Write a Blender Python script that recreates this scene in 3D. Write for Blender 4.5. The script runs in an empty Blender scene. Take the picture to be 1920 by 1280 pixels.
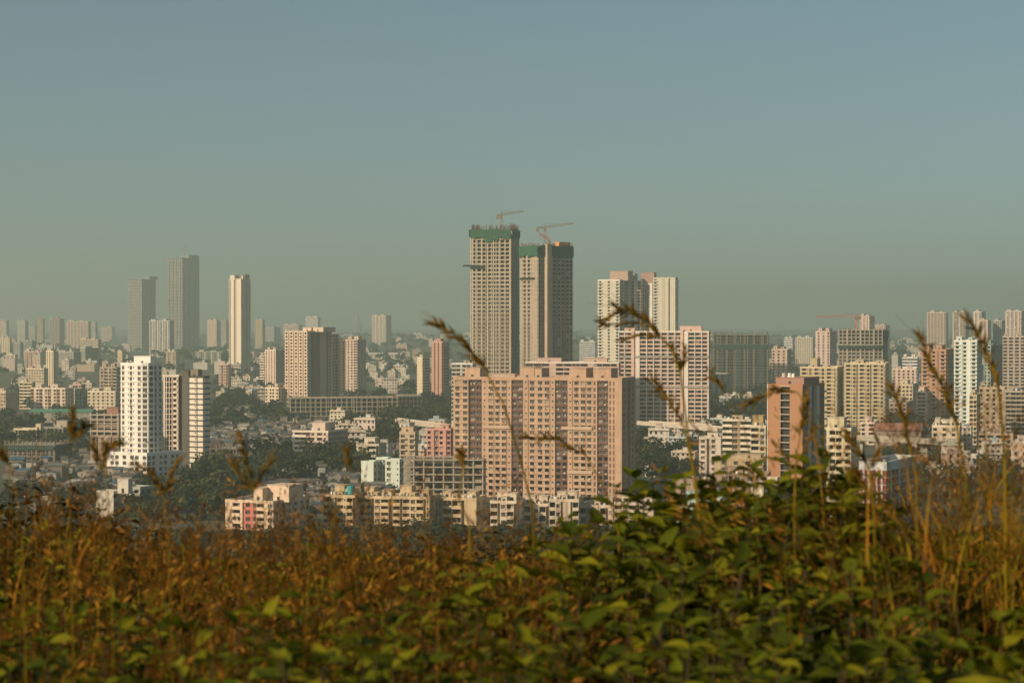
import bpy, math, random
from mathutils import Vector, Matrix
R = math.radians
rnd = random.Random(7)
sc = bpy.context.scene
C = sc.collection

# ------------------------------------------------------------------ camera
FPX, YH, EYE = 3733.0, 595.0, 85.0          # focal length in photo pixels, horizon row, eye height above the city
cam = bpy.data.cameras.new('camera')
cam.sensor_width = 36.0
cam.lens = 36.0 * FPX / 1920.0
cam.clip_start, cam.clip_end = 0.1, 60000
cam.dof.use_dof = True
cam.dof.focus_distance = 1100.0
cam.dof.aperture_fstop = 8.0
cam_o = bpy.data.objects.new('camera', cam)
C.objects.link(cam_o)
cam_o.location = (0, 0, EYE)
cam_o.rotation_euler = (R(90) - math.atan((640 - YH) / FPX), 0, 0)
sc.camera = cam_o

# ------------------------------------------------------------------ sky, sun, exposure
SUN_EL, SUN_AZ = 27.0, 52.0                  # sun behind the camera, SUN_AZ degrees to the left
w = bpy.data.worlds.new('World')
sc.world = w
w.use_nodes = True
nt = w.node_tree
bg = nt.nodes['Background']
sky = nt.nodes.new('ShaderNodeTexSky')
sky.sky_type = 'NISHITA'
sky.sun_disc = False
sky.sun_elevation = R(SUN_EL)
sky.sun_rotation = R(180 + SUN_AZ)
sky.air_density = 1.0
sky.dust_density = 2.0
sky.ozone_density = 1.0
tcw = nt.nodes.new('ShaderNodeTexCoord')
lift = nt.nodes.new('ShaderNodeVectorMath')          # sample the sky a few degrees higher: no dark dust belt along the horizon
lift.operation = 'ADD'
lift.inputs[1].default_value = (0, 0, 0.055)
nrm = nt.nodes.new('ShaderNodeVectorMath')
nrm.operation = 'NORMALIZE'
nt.links.new(tcw.outputs['Generated'], lift.inputs[0])
nt.links.new(lift.outputs[0], nrm.inputs[0])
nt.links.new(nrm.outputs[0], sky.inputs[0])
tint = nt.nodes.new('ShaderNodeMix')
tint.data_type = 'RGBA'
tint.blend_type = 'MULTIPLY'
tint.inputs[0].default_value = 1.0
tint.inputs[7].default_value = (0.96, 1.04, 0.91, 1)
nt.links.new(sky.outputs[0], tint.inputs[6])
nt.links.new(tint.outputs[2], bg.inputs[0])
bg.inputs[1].default_value = 0.0755
sun = bpy.data.lights.new('sun', 'SUN')
sun.energy = 5.0
sun.angle = R(0.6)
sun.color = (1.0, 0.79, 0.555)
sun_o = bpy.data.objects.new('sun', sun)
C.objects.link(sun_o)
to_sun = Vector((-math.sin(R(SUN_AZ)) * math.cos(R(SUN_EL)), -math.cos(R(SUN_AZ)) * math.cos(R(SUN_EL)), math.sin(R(SUN_EL))))
sun_o.rotation_euler = to_sun.to_track_quat('Z', 'Y').to_euler()
sc.view_settings.view_transform = 'Standard'
sc.view_settings.look = 'None'
sc.view_settings.exposure = 0.12
sc.view_settings.gamma = 1.0
sc.cycles.max_bounces = 5
sc.cycles.diffuse_bounces = 3
sc.cycles.glossy_bounces = 2
sc.cycles.transmission_bounces = 2
sc.cycles.volume_bounces = 1
sc.cycles.use_denoising = True
HAZE_DENSITY = 0.00019
HAZE_COLOR = (0.70, 0.835, 0.755, 1)
HAZE_G = 0.35
HAZE_TOP = 275.0

# ------------------------------------------------------------------ helpers
def px(x, y, D):
    return Vector(((x - 960) / FPX * D, D, EYE - (y - YH) / FPX * D))

def zpx(y, D):
    return EYE - (y - YH) / FPX * D

def tag(o, label=None, cat=None, group=None, kind=None):
    if label: o['label'] = label
    if cat: o['category'] = cat
    if group: o['group'] = group
    if kind: o['kind'] = kind
    return o

def empty(name, loc, rz=0.0):
    o = bpy.data.objects.new(name, None)
    C.objects.link(o)
    o.location = loc
    o.rotation_euler = (0, 0, rz)
    o.empty_display_size = 0.5
    return o

def link(name, me, parent=None, loc=None, rz=None):
    o = bpy.data.objects.new(name, me)
    C.objects.link(o)
    if parent: o.parent = parent
    if loc is not None: o.location = loc
    if rz is not None: o.rotation_euler = (0, 0, rz)
    return o

class MB:
    def __init__(s):
        s.v, s.f, s.m = [], [], []
    def quad(s, a, b, c, d, m=0):
        n = len(s.v)
        s.v += [tuple(a), tuple(b), tuple(c), tuple(d)]
        s.f.append((n, n + 1, n + 2, n + 3)); s.m.append(m)
    def poly(s, pts, m=0):
        n = len(s.v)
        s.v += [tuple(p) for p in pts]
        s.f.append(tuple(range(n, n + len(pts)))); s.m.append(m)
    def box(s, x0, x1, y0, y1, z0, z1, m=0):
        n = len(s.v)
        s.v += [(x0,y0,z0),(x1,y0,z0),(x1,y1,z0),(x0,y1,z0),(x0,y0,z1),(x1,y0,z1),(x1,y1,z1),(x0,y1,z1)]
        for q in ((0,3,2,1),(4,5,6,7),(0,1,5,4),(1,2,6,5),(2,3,7,6),(3,0,4,7)):
            s.f.append(tuple(n + i for i in q)); s.m.append(m)
    def bar(s, a, b, r, m=0, r2=None, sides=4):
        a, b = Vector(a), Vector(b)
        d = (b - a)
        if d.length < 1e-6: return
        d.normalize()
        e = d.orthogonal().normalized(); g = d.cross(e)
        r2 = r if r2 is None else r2
        n = len(s.v)
        for p, rr in ((a, r), (b, r2)):
            for k in range(sides):
                t = 2 * math.pi * (k + .5) / sides
                s.v.append(tuple(p + (e * math.cos(t) + g * math.sin(t)) * rr))
        for k in range(sides):
            j = (k + 1) % sides
            s.f.append((n + k, n + j, n + sides + j, n + sides + k)); s.m.append(m)
        s.f.append(tuple(n + k for k in reversed(range(sides)))); s.m.append(m)
        s.f.append(tuple(n + sides + k for k in range(sides))); s.m.append(m)
    def cyl(s, x, y, z0, z1, r, m=0, sides=10, r2=None):
        s.bar((x, y, z0), (x, y, z1), r, m, r2, sides)
    def mesh(s, name, mats):
        me = bpy.data.meshes.new(name)
        me.from_pydata(s.v, [], s.f)
        for mt in mats: me.materials.append(mt)
        if len(mats) > 1: me.polygons.foreach_set('material_index', s.m)
        me.update()
        return me
    def build(s, name, mats, parent=None, loc=None, rz=None, kind=None):
        if not isinstance(mats, (list, tuple)): mats = [mats]
        o = link(name, s.mesh(name, mats), parent, loc, rz)
        if kind: o['kind'] = kind
        return o

# ------------------------------------------------------------------ materials
_mc = {}
def new_mat(name):
    m = bpy.data.materials.new(name)
    m.use_nodes = True
    return m, m.node_tree, m.node_tree.nodes['Principled BSDF']

def N(t, kind, **kw):
    n = t.nodes.new(kind)
    for k, v in kw.items(): setattr(n, k, v)
    return n

def mixc(t, fac, a, b, blend='MIX'):
    n = N(t, 'ShaderNodeMix', data_type='RGBA', blend_type=blend)
    for sock, val in ((n.inputs[0], fac), (n.inputs[6], a), (n.inputs[7], b)):
        if isinstance(val, bpy.types.NodeSocket): t.links.new(val, sock)
        elif isinstance(val, (int, float)): sock.default_value = val
        else: sock.default_value = (*val[:3], 1)
    return n.outputs[2]

def noise(t, scale, vec, detail=3.0, rough=.55):
    n = N(t, 'ShaderNodeTexNoise')
    n.inputs['Scale'].default_value = scale
    n.inputs['Detail'].default_value = detail
    n.inputs['Roughness'].default_value = rough
    t.links.new(vec, n.inputs['Vector'])
    return n.outputs['Fac']

def ramp(t, fac, a, b, va=0.0, vb=1.0):
    n = N(t, 'ShaderNodeMapRange')
    n.inputs[1].default_value, n.inputs[2].default_value = a, b
    n.inputs[3].default_value, n.inputs[4].default_value = va, vb
    t.links.new(fac, n.inputs[0])
    return n.outputs[0]

def wall_mat(rgb, dirt=0.35, rough=.85):
    key = ('wall', rgb, dirt)
    if key in _mc: return _mc[key]
    m, t, p = new_mat('painted_wall')
    tc = N(t, 'ShaderNodeTexCoord'); mp = N(t, 'ShaderNodeMapping')
    mp.inputs['Scale'].default_value = (.55, .55, .05)
    t.links.new(tc.outputs['Object'], mp.inputs[0])
    st = ramp(t, noise(t, 1.0, mp.outputs[0], 4, .65), .42, .78)
    bl = ramp(t, noise(t, .16, tc.outputs['Object'], 5, .6), .35, .75)
    fine = ramp(t, noise(t, 1.9, tc.outputs['Object'], 2), .3, .7, .93, 1.05)
    dark = tuple(c * k for c, k in zip(rgb, (.50, .46, .42)))
    c1 = mixc(t, ramp(t, st, 0, 1, 0, dirt), rgb, dark)
    c2 = mixc(t, ramp(t, bl, 0, 1, 0, dirt * .7), c1, dark)
    gm = N(t, 'ShaderNodeMix', data_type='RGBA', blend_type='MULTIPLY'); gm.inputs[0].default_value = 1
    t.links.new(c2, gm.inputs[6]); t.links.new(fine, gm.inputs[7])
    t.links.new(gm.outputs[2], p.inputs['Base Color'])
    p.inputs['Roughness'].default_value = rough
    p.inputs['Specular IOR Level'].default_value = .25
    _mc[key] = m
    return m

def plain(name, rgb, rough=.7, metal=0.0, var=.25, scale=.8):
    key = (name, rgb)
    if key in _mc: return _mc[key]
    m, t, p = new_mat(name)
    tc = N(t, 'ShaderNodeTexCoord')
    f = noise(t, scale, tc.outputs['Object'], 4)
    c = mixc(t, ramp(t, f, .3, .7), tuple(x * (1 - var) for x in rgb), tuple(min(1, x * (1 + var)) for x in rgb))
    t.links.new(c, p.inputs['Base Color'])
    p.inputs['Roughness'].default_value = rough
    p.inputs['Metallic'].default_value = metal
    _mc[key] = m
    return m

def rand_fac(t):
    oi = N(t, 'ShaderNodeObjectInfo'); ge = N(t, 'ShaderNodeNewGeometry')
    a = N(t, 'ShaderNodeMath', operation='ADD')
    t.links.new(oi.outputs['Random'], a.inputs[0]); t.links.new(ge.outputs['Random Per Island'], a.inputs[1])
    fr = N(t, 'ShaderNodeMath', operation='FRACT'); t.links.new(a.outputs[0], fr.inputs[0])
    return fr.outputs[0]

def cramp(t, fac, stops, interp='LINEAR'):
    n = N(t, 'ShaderNodeValToRGB')
    n.color_ramp.interpolation = interp
    el = n.color_ramp.elements
    while len(el) < len(stops): el.new(.5)
    for e, (pos, col) in zip(el, stops):
        e.position = pos; e.color = (*col[:3], 1)
    t.links.new(fac, n.inputs[0])
    return n.outputs[0]

def glass_mat():
    m, t, p = new_mat('window_glass')
    c = cramp(t, rand_fac(t), [(0, (.008, .008, .008)), (.45, (.016, .015, .013)), (.74, (.04, .035, .03)), (.84, (.13, .10, .075)), (.94, (.30, .25, .19))], 'CONSTANT')
    t.links.new(c, p.inputs['Base Color'])
    p.inputs['Roughness'].default_value = .3
    p.inputs['Specular IOR Level'].default_value = .14
    return m

def varied(name, stops, rough=.7, interp='CONSTANT'):
    m, t, p = new_mat(name)
    f = rand_fac(t)
    c = cramp(t, f, stops, interp)
    tc = N(t, 'ShaderNodeTexCoord')
    s = ramp(t, noise(t, .9, tc.outputs['Object'], 4), .3, .75, .55, 1.1)
    gm = N(t, 'ShaderNodeMix', data_type='RGBA', blend_type='MULTIPLY'); gm.inputs[0].default_value = 1
    t.links.new(c, gm.inputs[6]); t.links.new(s, gm.inputs[7])
    t.links.new(gm.outputs[2], p.inputs['Base Color'])
    p.inputs['Roughness'].default_value = rough
    return m

def foliage(name, a, b, c, trans=.25, rough=.6):
    m, t, p = new_mat(name)
    col = cramp(t, rand_fac(t), [(0, a), (.55, b), (1, c)])
    t.links.new(col, p.inputs['Base Color'])
    p.inputs['Roughness'].default_value = rough
    p.inputs['Specular IOR Level'].default_value = .08
    if trans > 0:
        tr = N(t, 'ShaderNodeBsdfTranslucent'); t.links.new(col, tr.inputs[0])
        mx = N(t, 'ShaderNodeMixShader'); mx.inputs[0].default_value = trans
        t.links.new(p.outputs[0], mx.inputs[1]); t.links.new(tr.outputs[0], mx.inputs[2])
        t.links.new(mx.outputs[0], t.nodes['Material Output'].inputs[0])
    return m

GLASS = glass_mat()
LAUNDRY = varied('laundry_and_units', [(0, (.62, .58, .52)), (.3, (.45, .42, .38)), (.45, (.10, .09, .09)), (.6, (.30, .10, .07)), (.7, (.08, .14, .25)), (.78, (.62, .55, .35)), (.86, (.25, .22, .18)), (.94, (.7, .66, .6))])
INSIDE = plain('dark_interior', (.03, .027, .023), .9)  # near-black: shade of open floors put into the colour; doors use it too
FRAME = plain('window_frame_paint', (.62, .56, .48), .6, var=.1)
CONC = wall_mat((.40, .35, .28), .5)
CONC_D = wall_mat((.24, .20, .155), .5)
CONC_L = wall_mat((.52, .45, .36), .4)
TAR = plain('roof_concrete', (.30, .26, .21), .9, var=.4, scale=.3)
STEEL = plain('rusty_steel', (.14, .075, .045), .7, var=.4)
CRANE_RED = plain('crane_paint', (.50, .16, .07), .6)
CRANE_PALE = plain('crane_pale_paint', (.22, .14, .10), .6)
NET = plain('green_safety_net', (.022, .085, .045), .9, var=.35, scale=.6)
NET_D = plain('dark_green_net', (.022, .042, .032), .9, var=.35, scale=.5)
TANK_W = plain('white_tank_plastic', (.70, .66, .58), .5, var=.1)
TANK_B = plain('black_tank_plastic', (.03, .03, .03), .5)
BLUE = plain('blue_tarpaulin', (.03, .17, .28), .6, var=.3)
BARK = plain('bark', (.09, .06, .04), .9)
TREE_A = foliage('tree_leaves', (.014, .024, .010), (.024, .036, .014), (.044, .052, .018), .12, .9)
TREE_B = foliage('tree_leaves_olive', (.018, .026, .010), (.032, .038, .014), (.056, .056, .02), .12, .9)
TREE_C = foliage('tree_leaves_light', (.03, .042, .012), (.052, .06, .016), (.085, .082, .024), .15, .9)
PALM = foliage('palm_leaves', (.03, .05, .018), (.05, .07, .022), (.08, .09, .03), .15)

# ------------------------------------------------------------------ ground
def smooth(a, b, x):
    t = max(0, min(1, (x - a) / (b - a)))
    return t * t * (3 - 2 * t)

def ground_z(x, y):
    r = math.hypot(x, y)
    if r < 14: h = 83.25 - .05 * r * (1 if y > 0 else 0)
    else:
        h0 = 82.55
        s = (r - 14)
        h = h0 * (1 - smooth(-60, 430, s)) / (1 - smooth(-60, 430, 0))
        h = max(0, h)
    if y < 0: h = max(h, 83.25 + .02 * r if r < 600 else 83.25 * (1 - smooth(600, 2000, r)))
    # low wooded rises far off
    far = smooth(2300, 3600, r) * (1 - smooth(7000, 11000, r))
    h += far * (10 + 9 * math.sin(x * .0021 + 1.3) + 7 * math.sin(x * .0047 + y * .0016))
    return h

def make_ground():
    radii = [0]
    r = 1.0
    while r < 14000:
        radii.append(r); r *= 1.11
    radii.append(14000)
    na = 160
    v, f = [(0, 0, ground_z(0, 0))], []
    for rr in radii[1:]:
        for k in range(na):
            a = 2 * math.pi * k / na
            x, y = rr * math.cos(a), rr * math.sin(a)
            v.append((x, y, ground_z(x, y)))
    for k in range(na): f.append((0, 1 + k, 1 + (k + 1) % na))
    for i in range(len(radii) - 2):
        b0, b1 = 1 + i * na, 1 + (i + 1) * na
        for k in range(na):
            j = (k + 1) % na
            f.append((b0 + k, b1 + k, b1 + j, b0 + j))
    me = bpy.data.meshes.new('ground'); me.from_pydata(v, [], f)
    m, t, p = new_mat('earth_and_scrub')
    tc = N(t, 'ShaderNodeTexCoord')
    a = noise(t, .02, tc.outputs['Object'], 8, .65)
    b = noise(t, .35, tc.outputs['Object'], 4, .6)
    c = cramp(t, a, [(.30, (.03, .042, .018)), (.48, (.05, .055, .025)), (.60, (.10, .08, .05)), (.78, (.17, .13, .09))])
    c2 = mixc(t, ramp(t, b, .35, .7), c, (.045, .05, .022))
    t.links.new(c2, p.inputs['Base Color']); p.inputs['Roughness'].default_value = .95
    me.materials.append(m)
    for pl in me.polygons: pl.use_smooth = True
    tag(link('ground', me), kind='structure')
make_ground()

# ------------------------------------------------------------------ buildings
NOM = {'W': 3.3, 's': 1.9, 'B': 3.8, 'S': 3.8, 'L': 5.0, '|': 1.3, '.': 1.6, 'x': 1.6, 'P': 1.0, 'V': 3.1, 'D': 3.6, 'T': 1.8, 'O': 3.4, 'G': 3.9, 'A': 3.0}
FOOT = []           # footprints already taken: (x, y, radius)

def ring(mb, pts, z0, z1, out, inn, m):
    """a band round a polygon: outer and inner faces, top and bottom"""
    n = len(pts)
    def off(d):
        res = []
        for i in range(n):
            p0, p1, p2 = Vector(pts[i - 1]), Vector(pts[i]), Vector(pts[(i + 1) % n])
            e0, e1 = (p1 - p0).normalized(), (p2 - p1).normalized()
            n0, n1 = Vector((e0.y, -e0.x)), Vector((e1.y, -e1.x))
            k = 1 + n0.dot(n1)
            res.append(p1 + (n0 + n1) * (d / max(k, .3)))
        return res
    a, b = off(out), off(-inn)
    for i in range(n):
        j = (i + 1) % n
        A, B, Cc, Dd = a[i], a[j], b[i], b[j]
        mb.quad((A.x, A.y, z0), (B.x, B.y, z0), (B.x, B.y, z1), (A.x, A.y, z1), m)
        mb.quad((Dd.x, Dd.y, z0), (Cc.x, Cc.y, z0), (Cc.x, Cc.y, z1), (Dd.x, Dd.y, z1), m)
        mb.quad((A.x, A.y, z1), (B.x, B.y, z1), (Dd.x, Dd.y, z1), (Cc.x, Cc.y, z1), m)
        mb.quad((B.x, B.y, z0), (A.x, A.y, z0), (Cc.x, Cc.y, z0), (Dd.x, Dd.y, z0), m)

class Bld:
    """Empty at the front left corner of a building; x runs along the front, y goes back."""
    def __init__(s, name, label, x0, x1, D, r=-18, ytop=None, xs=None, depth=None, cat='building', group=None,
                 wall=(.55, .45, .36), accent=None, trim=(.68, .62, .54), dirt=.35, fh=3.0, lod=None):
        rr = R(r); cr, sr = math.cos(rr), math.sin(rr)
        t0, t1 = (x0 - 960) / FPX, (x1 - 960) / FPX
        X0 = t0 * D
        s.W = (t1 * D - X0) / (cr - t1 * sr)
        P1 = Vector((X0 + s.W * cr, D + s.W * sr))
        s.L = depth
        if xs is not None and s.L is None:
            t2 = (xs - 960) / FPX
            s.L = (t2 * P1.y - P1.x) / (-sr - t2 * cr)
            if not 5 < s.L < 60: s.L = max(8, min(s.L if s.L > 0 else 18, 45))
        if s.L is None: s.L = max(9, min(.6 * s.W, 22))
        s.D, s.r, s.x0, s.x1, s.fh = D, rr, x0, x1, fh
        mid = (D + P1.y) / 2
        gx, gy = X0 + s.W * cr / 2, mid
        s.base = max(0, min(ground_z(gx, gy), ground_z(X0, D)) - .3)
        s.H = zpx(ytop, mid) - s.base if ytop is not None else 12
        s.root = tag(empty(name, (X0, D, s.base), rr), label, cat, group)
        s.lod = lod if lod is not None else (0 if D < 1180 else 1 if D < 2500 else 2)
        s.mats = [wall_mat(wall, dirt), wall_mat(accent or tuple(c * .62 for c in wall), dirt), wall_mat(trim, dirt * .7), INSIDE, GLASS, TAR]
        s.wall = MB(); s.glaz = MB(); s.wins = []; s.clut = MB(); s.ledge = False; s.band_h = .11
        cx, cy = gx - sr * s.L / 2, gy + cr * s.L / 2
        FOOT.append((cx, cy, .5 * math.hypot(s.W, s.L) + 2, D))
    def lx(s, x):                                   # photo column -> position along the front
        return (x - s.x0) / (s.x1 - s.x0) * s.W
    def zy(s, y):
        return zpx(y, s.D + s.W * math.sin(s.r) / 2) - s.base
    def face(s, p0, p1, z0, z1, pat, fh, trimtop=True):
        p0, p1 = Vector((*p0, 0)), Vector((*p1, 0))
        Wd = (p1 - p0).length
        u = (p1 - p0) / Wd
        n = Vector((u.y, -u.x, 0))
        mb, gl = s.wall, s.glaz
        nf = max(1, int(round((z1 - z0) / fh)))
        fhh = (z1 - z0) / nf
        if isinstance(pat, str):
            nom = sum(NOM[c] for c in pat)
            k = max(1, int(round(Wd / nom)))
            bays = [(c, NOM[c]) for c in pat * k]
        else: bays = pat
        tot = sum(b for _, b in bays); sc_ = Wd / tot
        def P(a, b, c=0.0):
            q = p0 + u * a + n * c
            return (q.x, q.y, b)
        def boxf(a0, a1, b0, b1, c0, c1, m):
            mb.quad(P(a0, b0, c1), P(a1, b0, c1), P(a1, b1, c1), P(a0, b1, c1), m)
            mb.quad(P(a0, b1, c1), P(a1, b1, c1), P(a1, b1, c0), P(a0, b1, c0), m)
            mb.quad(P(a0, b0, c0), P(a1, b0, c0), P(a1, b0, c1), P(a0, b0, c1), m)
            mb.quad(P(a0, b0, c0), P(a0, b0, c1), P(a0, b1, c1), P(a0, b1, c0), m)
            mb.quad(P(a1, b0, c1), P(a1, b0, c0), P(a1, b1, c0), P(a1, b1, c1), m)
        def hole(a0, a1, b0, b1, w0, w1, h0, h1, pl, d, m, mrev):
            mb.quad(P(a0, b0, pl), P(a1, b0, pl), P(a1, h0, pl), P(a0, h0, pl), m)
            mb.quad(P(a0, h1, pl), P(a1, h1, pl), P(a1, b1, pl), P(a0, b1, pl), m)
            mb.quad(P(a0, h0, pl), P(w0, h0, pl), P(w0, h1, pl), P(a0, h1, pl), m)
            mb.quad(P(w1, h0, pl), P(a1, h0, pl), P(a1, h1, pl), P(w1, h1, pl), m)
            q = pl - d
            mb.quad(P(w0, h0, pl), P(w1, h0, pl), P(w1, h0, q), P(w0, h0, q), mrev)
            mb.quad(P(w1, h1, pl), P(w0, h1, pl), P(w0, h1, q), P(w1, h1, q), mrev)
            mb.quad(P(w0, h1, pl), P(w0, h0, pl), P(w0, h0, q), P(w0, h1, q), mrev)
            mb.quad(P(w1, h0, pl), P(w1, h1, pl), P(w1, h1, q), P(w1, h0, q), mrev)
        planes = []
        a = 0.0
        for c, wd in bays:
            a0, a1 = a, a + wd * sc_
            a = a1
            bw = a1 - a0
            pl = {'V': -.55, '|': -1.5, 'P': .45, 'T': .0}.get(c, 0.0)
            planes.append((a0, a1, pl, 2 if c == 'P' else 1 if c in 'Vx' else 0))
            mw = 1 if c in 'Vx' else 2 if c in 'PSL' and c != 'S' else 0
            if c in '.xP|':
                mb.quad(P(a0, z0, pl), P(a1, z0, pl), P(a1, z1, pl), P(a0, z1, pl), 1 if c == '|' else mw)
                continue
            for k in range(nf):
                b0, b1 = z0 + k * fhh, z0 + (k + 1) * fhh
                if c in 'WVSsA':
                    ww, h0, h1 = min(2.05, bw * .66), b0 + .8, b0 + .8 + min(1.6, fhh - 1.2)
                    if s.lod > 0 and c in 'WV': ww, h0, h1 = min(2.1, bw * .62), b0 + .75, b0 + min(2.45, fhh - .4)
                    if c == 'A': ww, h0, h1 = min(2.3, bw * .74), b0 + .55, b0 + 2.45
                    if c == 's': ww, h0, h1 = min(.75, bw * .5), b0 + 1.45, b0 + 2.2
                    if c == 'S': ww, h0 = min(2.4, bw * .7), b0 + .15
                    wm = (a0 + a1) / 2
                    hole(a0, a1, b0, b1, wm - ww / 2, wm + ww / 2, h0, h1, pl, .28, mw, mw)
                    s.wins.append((P(wm, h0, pl - .28), u, n, ww, h1 - h0, c))
                    if c in 'WV' and s.lod < 2:
                        ex = (bw / 2 - .02) if s.ledge else ww / 2 + .25
                        boxf(wm - ex, wm + ex, h1 + .08, h1 + .2, pl, pl + .36, 2 if c == 'W' else 1)
                    if s.lod < 2 and c in 'WVA' and rnd.random() < (.5 if s.lod == 0 else .3):
                        if rnd.random() < .45:
                            ax = wm + rnd.uniform(-.5, .5); q0 = P(ax - .42, h0 - .62, pl + .02); q1 = P(ax + .42, h0 - .1, pl + .38)
                            for aa, bb in ((ax - .42, ax + .42),):
                                s.clut.quad(P(aa, h0 - .62, pl + .38), P(bb, h0 - .62, pl + .38), P(bb, h0 - .1, pl + .38), P(aa, h0 - .1, pl + .38))
                                s.clut.quad(P(aa, h0 - .1, pl + .38), P(bb, h0 - .1, pl + .38), P(bb, h0 - .1, pl + .01), P(aa, h0 - .1, pl + .01))
                                s.clut.quad(P(bb, h0 - .62, pl + .38), P(bb, h0 - .62, pl + .01), P(bb, h0 - .1, pl + .01), P(bb, h0 - .1, pl + .38))
                        else:
                            for i_ in range(rnd.randint(1, 3)):
                                ax = wm + rnd.uniform(-ww / 2, ww / 2 - .3); cw, ch = rnd.uniform(.3, .7), rnd.uniform(.4, 1.0)
                                s.clut.quad(P(ax, h0 + .5 - ch, pl + .45 + .02 * i_), P(ax + cw, h0 + .5 - ch, pl + .45 + .02 * i_), P(ax + cw, h0 + .5, pl + .42 + .02 * i_), P(ax, h0 + .5, pl + .42 + .02 * i_))
                    if c == 'S':
                        boxf(a0 + .04, a1 - .04, b0 + .01, b0 + .16, pl, 1.25, 2)
                        boxf(a0 + .04, a1 - .04, b0 + .16, b0 + .85, 1.13, 1.25, 2)
                elif c == 'T':
                    wm = (a0 + a1) / 2
                    hole(a0, a1, b0, b1, wm - bw * .2, wm + bw * .2, b0 + .5, b1 - .4, pl, .12, 0, 1)
                    mb.quad(P(wm - bw * .2, b0 + .5, pl - .12), P(wm + bw * .2, b0 + .5, pl - .12), P(wm + bw * .2, b1 - .4, pl - .12), P(wm - bw * .2, b1 - .4, pl - .12), 1)
                elif c in 'BLDOG':
                    g, lo, hi, d = {'B': (.12, 1.0, .35, 1.3), 'L': (.0, 1.25, .3, .4), 'D': (.28, .35, .45, 1.2), 'O': (.22, .16, .16, 1.4), 'G': (.18, .95, .3, .4)}[c]
                    w0, w1, h0, h1 = a0 + g + .001, a1 - g - .001, b0 + lo, b1 - hi
                    hole(a0, a1, b0, b1, w0, w1, h0, h1, pl, d, mw, 3 if c == 'O' else mw)
                    q = pl - d
                    ns = 3 if c in 'GL' else 2 if c == 'B' else 1
                    for i_ in range(ns):
                        e0, e1 = w0 + (w1 - w0) * i_ / ns, w0 + (w1 - w0) * (i_ + 1) / ns
                        gl.quad(P(e0, h0, q), P(e1, h0, q), P(e1, h1, q), P(e0, h1, q), 1 if c in 'DO' else 0)  # open bays: unglazed, a near-black pane stands for shaded depth
        # returns between bays that lie in different planes
        prev = 0.0; pm = 0
        for a0, a1, pl, m in planes + [(a, a, 0.0, 0)]:
            if abs(pl - prev) > 1e-6:
                mb.quad(P(a0, z0, prev), P(a0, z0, pl), P(a0, z1, pl), P(a0, z1, prev), m if pl > prev else pm)
            prev, pm = pl, m
        for a0, a1, pl, m in planes:
            if pl > 0: mb.quad(P(a0, z1, pl), P(a1, z1, pl), P(a1, z1, 0), P(a0, z1, 0), m)
    def poly(s, pts, z0, z1, pats, fh=None, parapet=1.0, bands=0.0, band_m=2, roof=True):
        """prism on the polygon pts (counter-clockwise, first edge the front) with one bay pattern for each edge"""
        fh = fh or s.fh
        n = len(pts)
        for i in range(n):
            s.face(pts[i], pts[(i + 1) % n], z0, z1, pats[i % len(pats)], fh)
        if roof:
            s.wall.poly([(*p, z1) for p in pts], 5)
        if parapet:
            ring(s.wall, pts, z1 - .12, z1 + parapet, .09, .5, 2 if bands else 0)
        if bands:
            nf = max(1, int(round((z1 - z0) / fh)))
            for k in range(1, nf):
                zz = z0 + k * (z1 - z0) / nf
                ring(s.wall, pts, zz - s.band_h, zz + s.band_h, bands, -.012, band_m)
        return s
    def block(s, x=0, y=0, w=None, l=None, z0=0, z1=None, front='W', right='W', left=None, back='.', **k):
        w = w or s.W; l = l or s.L; z1 = s.H if z1 is None else z1
        return s.poly([(x, y), (x + w, y), (x + w, y + l), (x, y + l)], z0, z1, [front, right, back, left or right], **k)
    def box(s, name, x0, x1, y0, y1, z0, z1, mat=None, cap=True):
        mb = MB()
        mb.box(x0, x1, y0, y1, z0, z1, 0)
        if cap: mb.box(x0 - .2, x1 + .2, y0 - .2, y1 + .2, z1, z1 + .22, 0)
        return mb.build(name, mat or s.mats[0], s.root)
    def stair(s, xa, xb, h, y=.25, l=.4, mat=None, name='stair_tower', z=None):
        z = s.H if z is None else z
        o = s.box(name, s.lx(xa), s.lx(xb), s.L * y, s.L * (y + l), z - .03, z + h, mat)
        mb = MB(); xm = (s.lx(xa) + s.lx(xb)) / 2
        mb.box(xm - .6, xm + .6, s.L * y - .06, s.L * y + .02, z + .1, z + min(2.1, h * .7), 0)
        d = mb.build('door', INSIDE, s.root); d.parent = o
    def tanks(s, k, z=None, region=None):
        z = s.H if z is None else z
        x0, x1, y0, y1 = region or (1.5, s.W - 1.5, 1.5, s.L - 1.5)
        for i in range(k):
            mb = MB(); r = rnd.uniform(.55, .85); h = rnd.uniform(1.2, 1.9)
            xx, yy = rnd.uniform(x0, x1), rnd.uniform(y0, y0 + (y1 - y0) * .6)
            mb.cyl(xx, yy, z + .25, z + .25 + h, r, 0, 10); mb.cyl(xx, yy, z + .25 + h, z + .45 + h, r * .95, 0, 10, r * .3)
            mb.box(xx - r, xx + r, yy - r, yy + r, z, z + .26, 0)
            mb.build('water_tank', rnd.choice([TANK_W, TANK_W, TANK_B, CONC_L]), s.root)
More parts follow.
